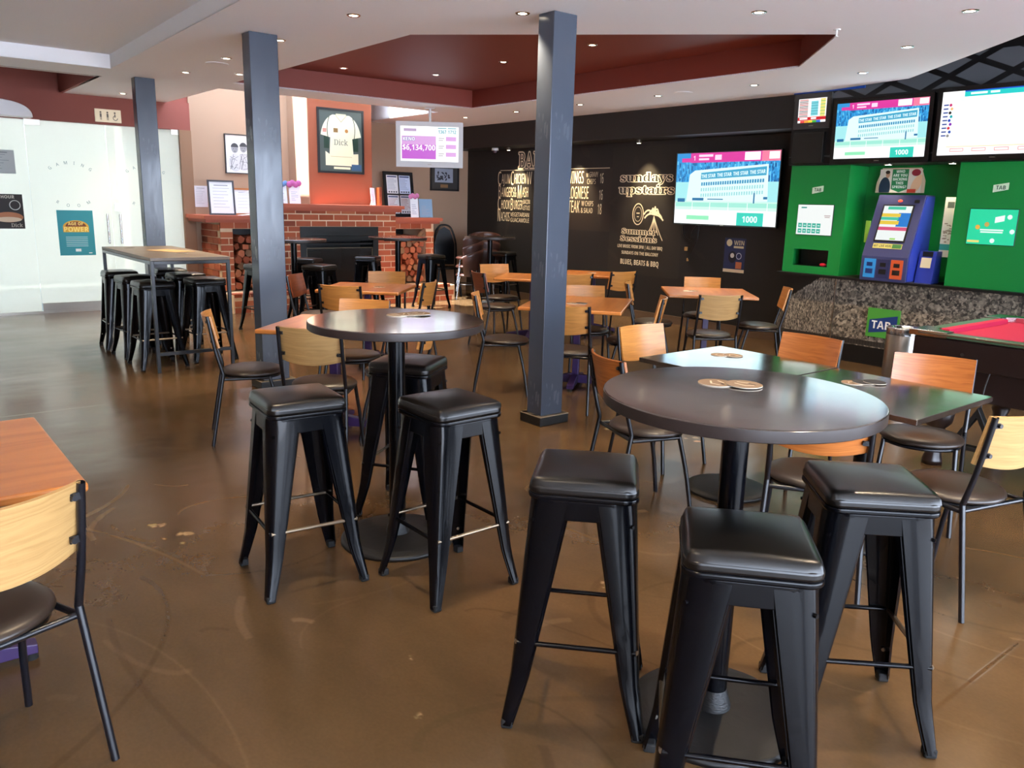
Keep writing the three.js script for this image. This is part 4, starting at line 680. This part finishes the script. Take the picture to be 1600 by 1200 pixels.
// ---------------------------------------------------------------- pictures, notices, mantel things
function framed(name, label, cat, [x, y, z], w, h, fw, fm, tex, tiltX = 0, turn = 0) {
  const o = thing(name, label, cat, [x, y, z], turn); o.rotation.order = 'YXZ'; o.rotation.x = tiltX;   // origin at the bottom edge
  mesh('frame', [bx(w, fw, .025, 0, fw / 2, 0), bx(w, fw, .025, 0, h - fw / 2, 0), bx(fw, h - 2 * fw, .025, -w / 2 + fw / 2, h / 2, 0), bx(fw, h - 2 * fw, .025, w / 2 - fw / 2, h / 2, 0)], fm, o);
  mesh('backing', bx(w - fw, h - fw, .008, 0, h / 2, -.006), M.black, o); mesh('print', new THREE.PlaneGeometry(w - 2 * fw, h - 2 * fw).translate(0, h / 2, .002), mat({ map: tex, roughness: .35 }), o); return o;
}
const lines = (w, h, bg, n, fg = '#8a8a90') => canvasTex(w, h, (g) => { g.fillStyle = bg; g.fillRect(0, 0, w, h); g.fillStyle = fg; g.fillRect(w * .2, h * .1, w * .6, h * .025); for (let i = 0; i < n; i++) g.fillRect(w * .14, h * (.2 + .7 * i / n), w * rr(.4, .72), Math.max(1, h * .008)); });
framed('framed_jersey', 'framed cream sports jersey hung on the orange chimney breast', 'framed jersey', [5.845, 1.95, -11.435], .76, .93, .03, M.frameblack, canvasTex(256, 320, (g) => {
  g.fillStyle = '#4a5550'; g.fillRect(0, 0, 256, 320); g.fillStyle = '#1f3a2c'; g.fillRect(26, 120, 30, 80); g.fillRect(196, 120, 36, 90); g.fillStyle = '#efe8c2'; g.beginPath(); g.moveTo(80, 22); g.lineTo(180, 22); g.quadraticCurveTo(236, 50, 250, 132); g.lineTo(196, 144); g.lineTo(202, 225); g.lineTo(232, 222); g.lineTo(232, 290); g.lineTo(34, 290); g.lineTo(34, 215); g.lineTo(58, 230); g.lineTo(64, 142); g.lineTo(8, 130); g.quadraticCurveTo(20, 50, 80, 22); g.fill();
  g.strokeStyle = '#2c3a34'; g.lineWidth = 4; g.beginPath(); g.moveTo(60, 34); g.quadraticCurveTo(38, 84, 52, 150); g.moveTo(200, 34); g.quadraticCurveTo(222, 84, 206, 150); g.stroke(); g.strokeStyle = '#b9b08a'; g.lineWidth = 5; g.beginPath(); g.moveTo(96, 22); g.lineTo(130, 58); g.lineTo(164, 22); g.stroke(); g.fillStyle = '#d9d0a6'; g.fillRect(100, 16, 60, 10); g.fillStyle = '#c98a7a'; g.fillRect(20, 96, 22, 20); g.fillStyle = '#b07a3c'; g.beginPath(); g.arc(162, 104, 10, 0, 7); g.fill(); g.fillStyle = '#8a6a3c'; g.fillRect(84, 92, 26, 22); g.fillStyle = '#c8bd8e'; g.fillRect(64, 240, 130, 3);
  g.fillStyle = '#55605a'; g.font = '40px serif'; g.fillText('Dick', 84, 180, 96); g.fillStyle = '#efe8c2'; g.fillRect(82, 296, 100, 12); g.fillStyle = '#3a5a7a'; g.fillRect(190, 280, 60, 34);
}));
framed('framed_portrait', 'framed black and white drawing of two people on the taupe wall', 'picture', [4.56, 1.9, ZB + .014], .44, .56, .014, M.frameblack, canvasTex(192, 256, (g) => { g.fillStyle = '#dcd9d4'; g.fillRect(0, 0, 192, 256); for (const [x, y] of [[62, 90], [122, 84]]) { g.fillStyle = '#8d8d8f'; g.beginPath(); g.ellipse(x, y, 24, 32, 0, 0, 7); g.fill(); g.fillStyle = '#39393c'; g.beginPath(); g.ellipse(x, y - 8, 26, 28, 0, Math.PI, 0); g.fill(); g.fillRect(x - 12, y + 2, 7, 3); g.fillRect(x + 5, y + 2, 7, 3); g.fillRect(x - 6, y + 18, 13, 3); g.fillStyle = '#c2c2c4'; g.beginPath(); g.ellipse(x, y + 96, 46, 62, 0, 0, 7); g.fill(); g.strokeStyle = '#4c4c50'; g.lineWidth = 2; for (let i = 0; i < 14; i++) { g.beginPath(); g.moveTo(x + rr(-40, 40), y + rr(40, 150)); g.lineTo(x + rr(-40, 40), y + rr(40, 150)); g.stroke(); } } }));
framed('framed_photo', 'dark framed racehorse photograph partly behind the silver television', 'picture', [8.19, 1.76, ZB + .014], .6, .42, .03, M.frameblack, canvasTex(256, 180, (g) => { g.fillStyle = '#3b3a3a'; g.fillRect(0, 0, 256, 180); g.fillStyle = '#9aa3b4'; g.fillRect(30, 6, 180, 118); g.fillStyle = '#2a2c38'; for (let i = 0; i < 26; i++) { g.beginPath(); g.ellipse(rr(50, 190), rr(40, 104), rr(4, 18), rr(3, 9), rr(0, 3), 0, 7); g.fill(); } g.fillStyle = '#8a6a48'; g.fillRect(86, 140, 74, 28); }));
tag(mesh('wall_notice', bb(3.87, 4.06, 1.41, 1.71, ZB, ZB + .004), mat({ map: lines(96, 128, '#dedbe0', 9), roughness: .8 }), scene), 'white paper notice pinned on the wall beside the glass door', 'notice');
framed('framed_document', 'dark grey framed document standing on the left fireplace wing', 'frame', [4.1, 1.312, -11.66], .37, .48, .022, mat({ color: '#3f4148', roughness: .4 }), lines(192, 256, '#e8e9ec', 7), -.1);
framed('framed_certificate', 'orange wood framed certificate on the left fireplace wing behind the post', 'frame', [4.46, 1.312, -11.72], .36, .38, .025, M.amber, lines(192, 200, '#eef0f2', 5), -.1);
tag(mesh('open_booklet', [rb(.2, .006, .16, .002).rotateZ(.1).translate(4.35, 1.325, -11.42), rb(.2, .006, .16, .002).rotateZ(-.1).translate(4.54, 1.325, -11.42)], M.paper, scene), 'open paper booklet lying on the left fireplace wing', 'booklet');
const leaf = (name, label, x, y, z, w, h, c, top, turn = 0, lean = -.12) => { const o = thing(name, label, 'leaflet', [x, y, z], turn); o.rotation.order = 'YXZ'; o.rotation.x = lean; mesh('card', rb(w, h, .006, .002, 0, h / 2, 0), mat({ map: canvasTex(96, 160, (g) => { g.fillStyle = c; g.fillRect(0, 0, 96, 160); g.fillStyle = '#a9b0c4'; for (let i = 0; i < 6; i++) g.fillRect(16, 60 + i * 14, rr(30, 64), 4); }), roughness: .7 }), o); if (top) { const t = mesh('flower_top', [.0, 1, 2, 3].map(k => new THREE.SphereGeometry(w * .26, 10, 8).scale(1, 1, .25).translate((k - 1.5) * w * .28, h + (k % 2) * w * .12, .006)), mat({ color: top, roughness: .6 }), o); } mesh('easel_foot', bar([0, h * .5, -.004], [0, .0, -h * .3], .004, 6), M.paper, o); };
leaf('standing_leaflet', 'white leaflet with pink flower top on the main mantel, beside the post', 5.03, 1.492, -11.3, .17, .27, '#efe9f2', '#c05a9a'); leaf('standing_leaflet', 'pale blue leaflet with flower top on the main mantel, half behind the post', 4.85, 1.492, -11.32, .14, .27, '#dfe8f4', '#6a8fc4');
leaf('standing_leaflet', 'narrow white and blue leaflet on the mantel end beside orange chimney', 6.3, 1.492, -11.28, .09, .26, '#e6e6f0', null, .3);
tag(mesh('timber_block', rb(.05, .27, .1, .004, 6.42, 1.627, -11.33), M.russet, scene), 'small upright brown timber block on the mantel end', 'block');
framed('notice_board', 'black framed board with four printed sheets on the right fireplace wing', 'notice board', [7.12, 1.312, -11.84], .56, .73, .04, M.frameblack, canvasTex(256, 336, (g) => { g.fillStyle = '#1b1b1f'; g.fillRect(0, 0, 256, 336); for (const [x, y] of [[8, 8], [134, 8], [8, 176], [134, 176]]) { g.fillStyle = x > 50 && y < 50 ? '#c6d2ea' : '#e2e2e4'; g.fillRect(x, y, 114, 154); g.fillStyle = '#2f3f6c'; g.fillRect(x + 8, y + 8, 96, 10); g.fillStyle = y > 50 ? '#b05a5a' : '#8088a0'; for (let i = 0; i < 8; i++) g.fillRect(x + 8, y + 30 + i * 12, rr(50, 96), 3); g.fillStyle = '#50545c'; for (let i = 0; i < 4; i++) g.fillRect(x + 14 + i * 24, y + 134, 14, 12); } }), -.14);
leaf('standing_leaflet', 'slim white leaflet with pink flower top on the right fireplace wing', 7.15, 1.312, -11.45, .15, .33, '#eef0f4', '#d07aa8'); leaf('standing_card', 'blue sky picture card standing on the right fireplace wing', 7.4, 1.312, -11.5, .26, .3, '#8fb0cc', null);
// things on the glass partition
const glassPrint = (name, label, x0, x1, y0, y1, t, cat = 'poster') => tag(mesh(name, bb(x0, x1, y0, y1, ZB + .008, ZB + .01), mat({ map: t, roughness: .6 }), scene), label, cat);
glassPrint('door_poster', 'turquoise poster with gold lettering on the frosted door', 2.09, 2.52, .75, 1.34, canvasTex(256, 352, (g) => { g.fillStyle = '#2f93a0'; g.fillRect(0, 0, 256, 352); g.fillStyle = '#d8a83a'; g.beginPath(); g.ellipse(128, 130, 92, 52, 0, Math.PI, 0); g.fill(); g.fillRect(36, 130, 184, 40); g.fillStyle = '#7a3f20'; g.beginPath(); g.ellipse(128, 126, 74, 40, 0, Math.PI, 0); g.fill(); g.fillStyle = '#f4dc7a'; g.font = 'bold 34px sans-serif'; g.textAlign = 'center'; g.fillText('AGE OF', 128, 116, 110); g.font = 'bold 52px sans-serif'; g.fillText('POWER', 128, 166, 180); g.fillStyle = '#bfe2e4'; for (let i = 0; i < 6; i++) g.fillRect(50, 206 + i * 14, 156, 4); g.fillStyle = '#e8f4f2'; g.fillRect(112, 300, 40, 22); g.fillRect(206, 330, 24, 8); }));
glassPrint('food_poster', 'dark menu poster with beer glass and burger on the glass', 1.26, 1.72, 1.1, 1.53, canvasTex(256, 240, (g) => { g.fillStyle = '#241d18'; g.fillRect(0, 0, 256, 240); g.fillStyle = '#d8d0c0'; g.font = 'bold 30px sans-serif'; g.fillText('HAPPY HOUR', 20, 30, 220); g.fillStyle = '#c08048'; g.fillRect(60, 50, 50, 90); g.fillStyle = '#e8d8b8'; g.fillRect(60, 44, 50, 18); g.fillStyle = '#b8744a'; g.beginPath(); g.ellipse(160, 160, 90, 36, 0, 0, 7); g.fill(); g.fillStyle = '#e0c8a8'; g.beginPath(); g.ellipse(160, 176, 80, 18, 0, 0, 7); g.fill(); g.strokeStyle = '#d8d8d0'; g.lineWidth = 5; g.beginPath(); g.arc(206, 76, 32, 0, 7); g.stroke(); g.fillStyle = '#d8d0c0'; g.font = '34px serif'; g.fillText('Dick', 170, 228); }));
glassPrint('grey_notice', 'grey printed notice stuck on the glass above the menu poster', 1.3, 1.68, 1.78, 2.07, lines(128, 96, '#b4bab8', 6, '#5c6468'), 'notice');
tag(mesh('restroom_sign', new THREE.BoxGeometry(.32, .165, .012).translate(2.8, 2.57, ZB + .047), [0, 1, 2, 3, 4, 5].map(k => k === 4 ? mat({ roughness: .3, metalness: .3, map: canvasTex(192, 96, (g) => { g.fillStyle = '#cbb692'; g.fillRect(0, 0, 192, 96); g.fillStyle = '#4a3f34'; for (const x of [42, 92]) { g.beginPath(); g.arc(x, 24, 7, 0, 7); g.fill(); g.fillRect(x - 7, 33, 14, 26); g.fillRect(x - 6, 58, 4, 22); g.fillRect(x + 2, 58, 4, 22); } g.beginPath(); g.arc(146, 24, 7, 0, 7); g.fill(); g.fillRect(142, 33, 8, 24); g.lineWidth = 5; g.strokeStyle = '#4a3f34'; g.beginPath(); g.arc(148, 62, 16, 0, 5); g.stroke(); }) }) : M.brushed), scene), 'brass restroom sign with three figures on the red beam', 'sign');

// ---------------------------------------------------------------- stacked tub chairs in the corner
function tubChair(shellMat) {
  const o = thing('tub_chair', '', 'chair'); const n = 26, pos = [], idx = [], rows = 8;
  for (let s = 0; s < 2; s++) for (let j = 0; j <= rows; j++) for (let i = 0; i <= n; i++) { const a = (i / n - .5) * 3.7, v = j / rows, top = .3 + .12 * Math.cos(a * .8), y = .4 + v * top, r = (.2 + .075 * Math.sin(v * 1.5)) - s * .025; pos.push(Math.sin(a) * r, y, -Math.cos(a) * r * .95); }
  const L = (rows + 1) * (n + 1); for (let s = 0; s < 2; s++) for (let j = 0; j < rows; j++) for (let i = 0; i < n; i++) { const a = s * L + j * (n + 1) + i, b = a + 1, c = a + n + 1, d = c + 1; s ? idx.push(a, c, b, b, c, d) : idx.push(a, b, c, b, d, c); }
  for (let i = 0; i < n; i++) { const a = rows * (n + 1) + i, b = a + 1; idx.push(a, b, a + L, b, b + L, a + L); }
  const g = new THREE.BufferGeometry(); g.setAttribute('position', new THREE.Float32BufferAttribute(pos, 3)); g.setAttribute('uv', new THREE.Float32BufferAttribute(new Float32Array(pos.length / 3 * 2), 2)); g.setIndex(idx); g.computeVertexNormals();
  mesh('shell_back', g, shellMat, o); mesh('seat_pad', lathe([[0, .43], [.16, .43], [.19, .41], [.2, .39], [.18, .375], [0, .375]], 28), shellMat, o);
  for (const [a, b] of [[1, 1], [1, -1], [-1, 1], [-1, -1]]) mesh('leg', bar([a * .12, .385, b * .12], [a * .175, 0, b * .175], .011, 8), M.chrome, o);
  mesh('leg_ring', new THREE.TorusGeometry(.19, .008, 6, 24).rotateX(Math.PI / 2).translate(0, .25, 0), M.tubemetal, o); return o;
}
{
  const t0 = tubChair(M.leather); t0.position.set(7.87, 0, -10.97); t0.rotation.y = .9 + Math.PI; t0.userData.label = 'brown leather tub chair at the bottom of the corner stack';
  ['second brown leather tub chair of the corner stack, between two others', 'brown leather tub chair on top of the corner stack, its glossy back outward'].forEach((l, k) => dup(t0, [7.87, .14 * (k + 1), -10.97], .9 + Math.PI + .03 * k, l));
  dup(t0, [8.39, 0, -11.2], 2.5, 'brown leather tub chair behind the corner round table'); dup(t0, [8.39, .14, -11.2], 2.5, 'brown leather tub chair stacked on another behind the corner round table'); dup(t0, [8.39, .28, -11.2], 2.52, 'topmost brown tub chair behind the corner round table pole');
  const b0 = thing('metal_chair', 'black metal chair with arched back between brick wing and tub chairs', 'chair', [7.97, 0, -11.72], -.4);
  mesh('seat', rb(.42, .04, .4, .015, 0, .46, 0), M.metal, b0); mesh('back_frame', tube([[-.19, .46, -.18], [-.2, .85, -.24], [-.12, 1.12, -.27], [0, 1.18, -.28], [.12, 1.12, -.27], [.2, .85, -.24], [.19, .46, -.18]], .016, 40, 8), M.metal, b0); mesh('back_panel', flat([[-.17, .5], [.17, .5], [.18, .85], [.1, 1.09], [0, 1.15], [-.1, 1.09], [-.18, .85]], .012).rotateX(-.1).translate(0, .0, -.17), M.metal, b0); for (const [a, b] of [[1, 1], [1, -1], [-1, 1], [-1, -1]]) mesh('leg', bar([a * .17, .45, b * .16], [a * .21, 0, b * .2], .016, 8, .02), M.metal, b0);
}
renderer.render(scene, camera);
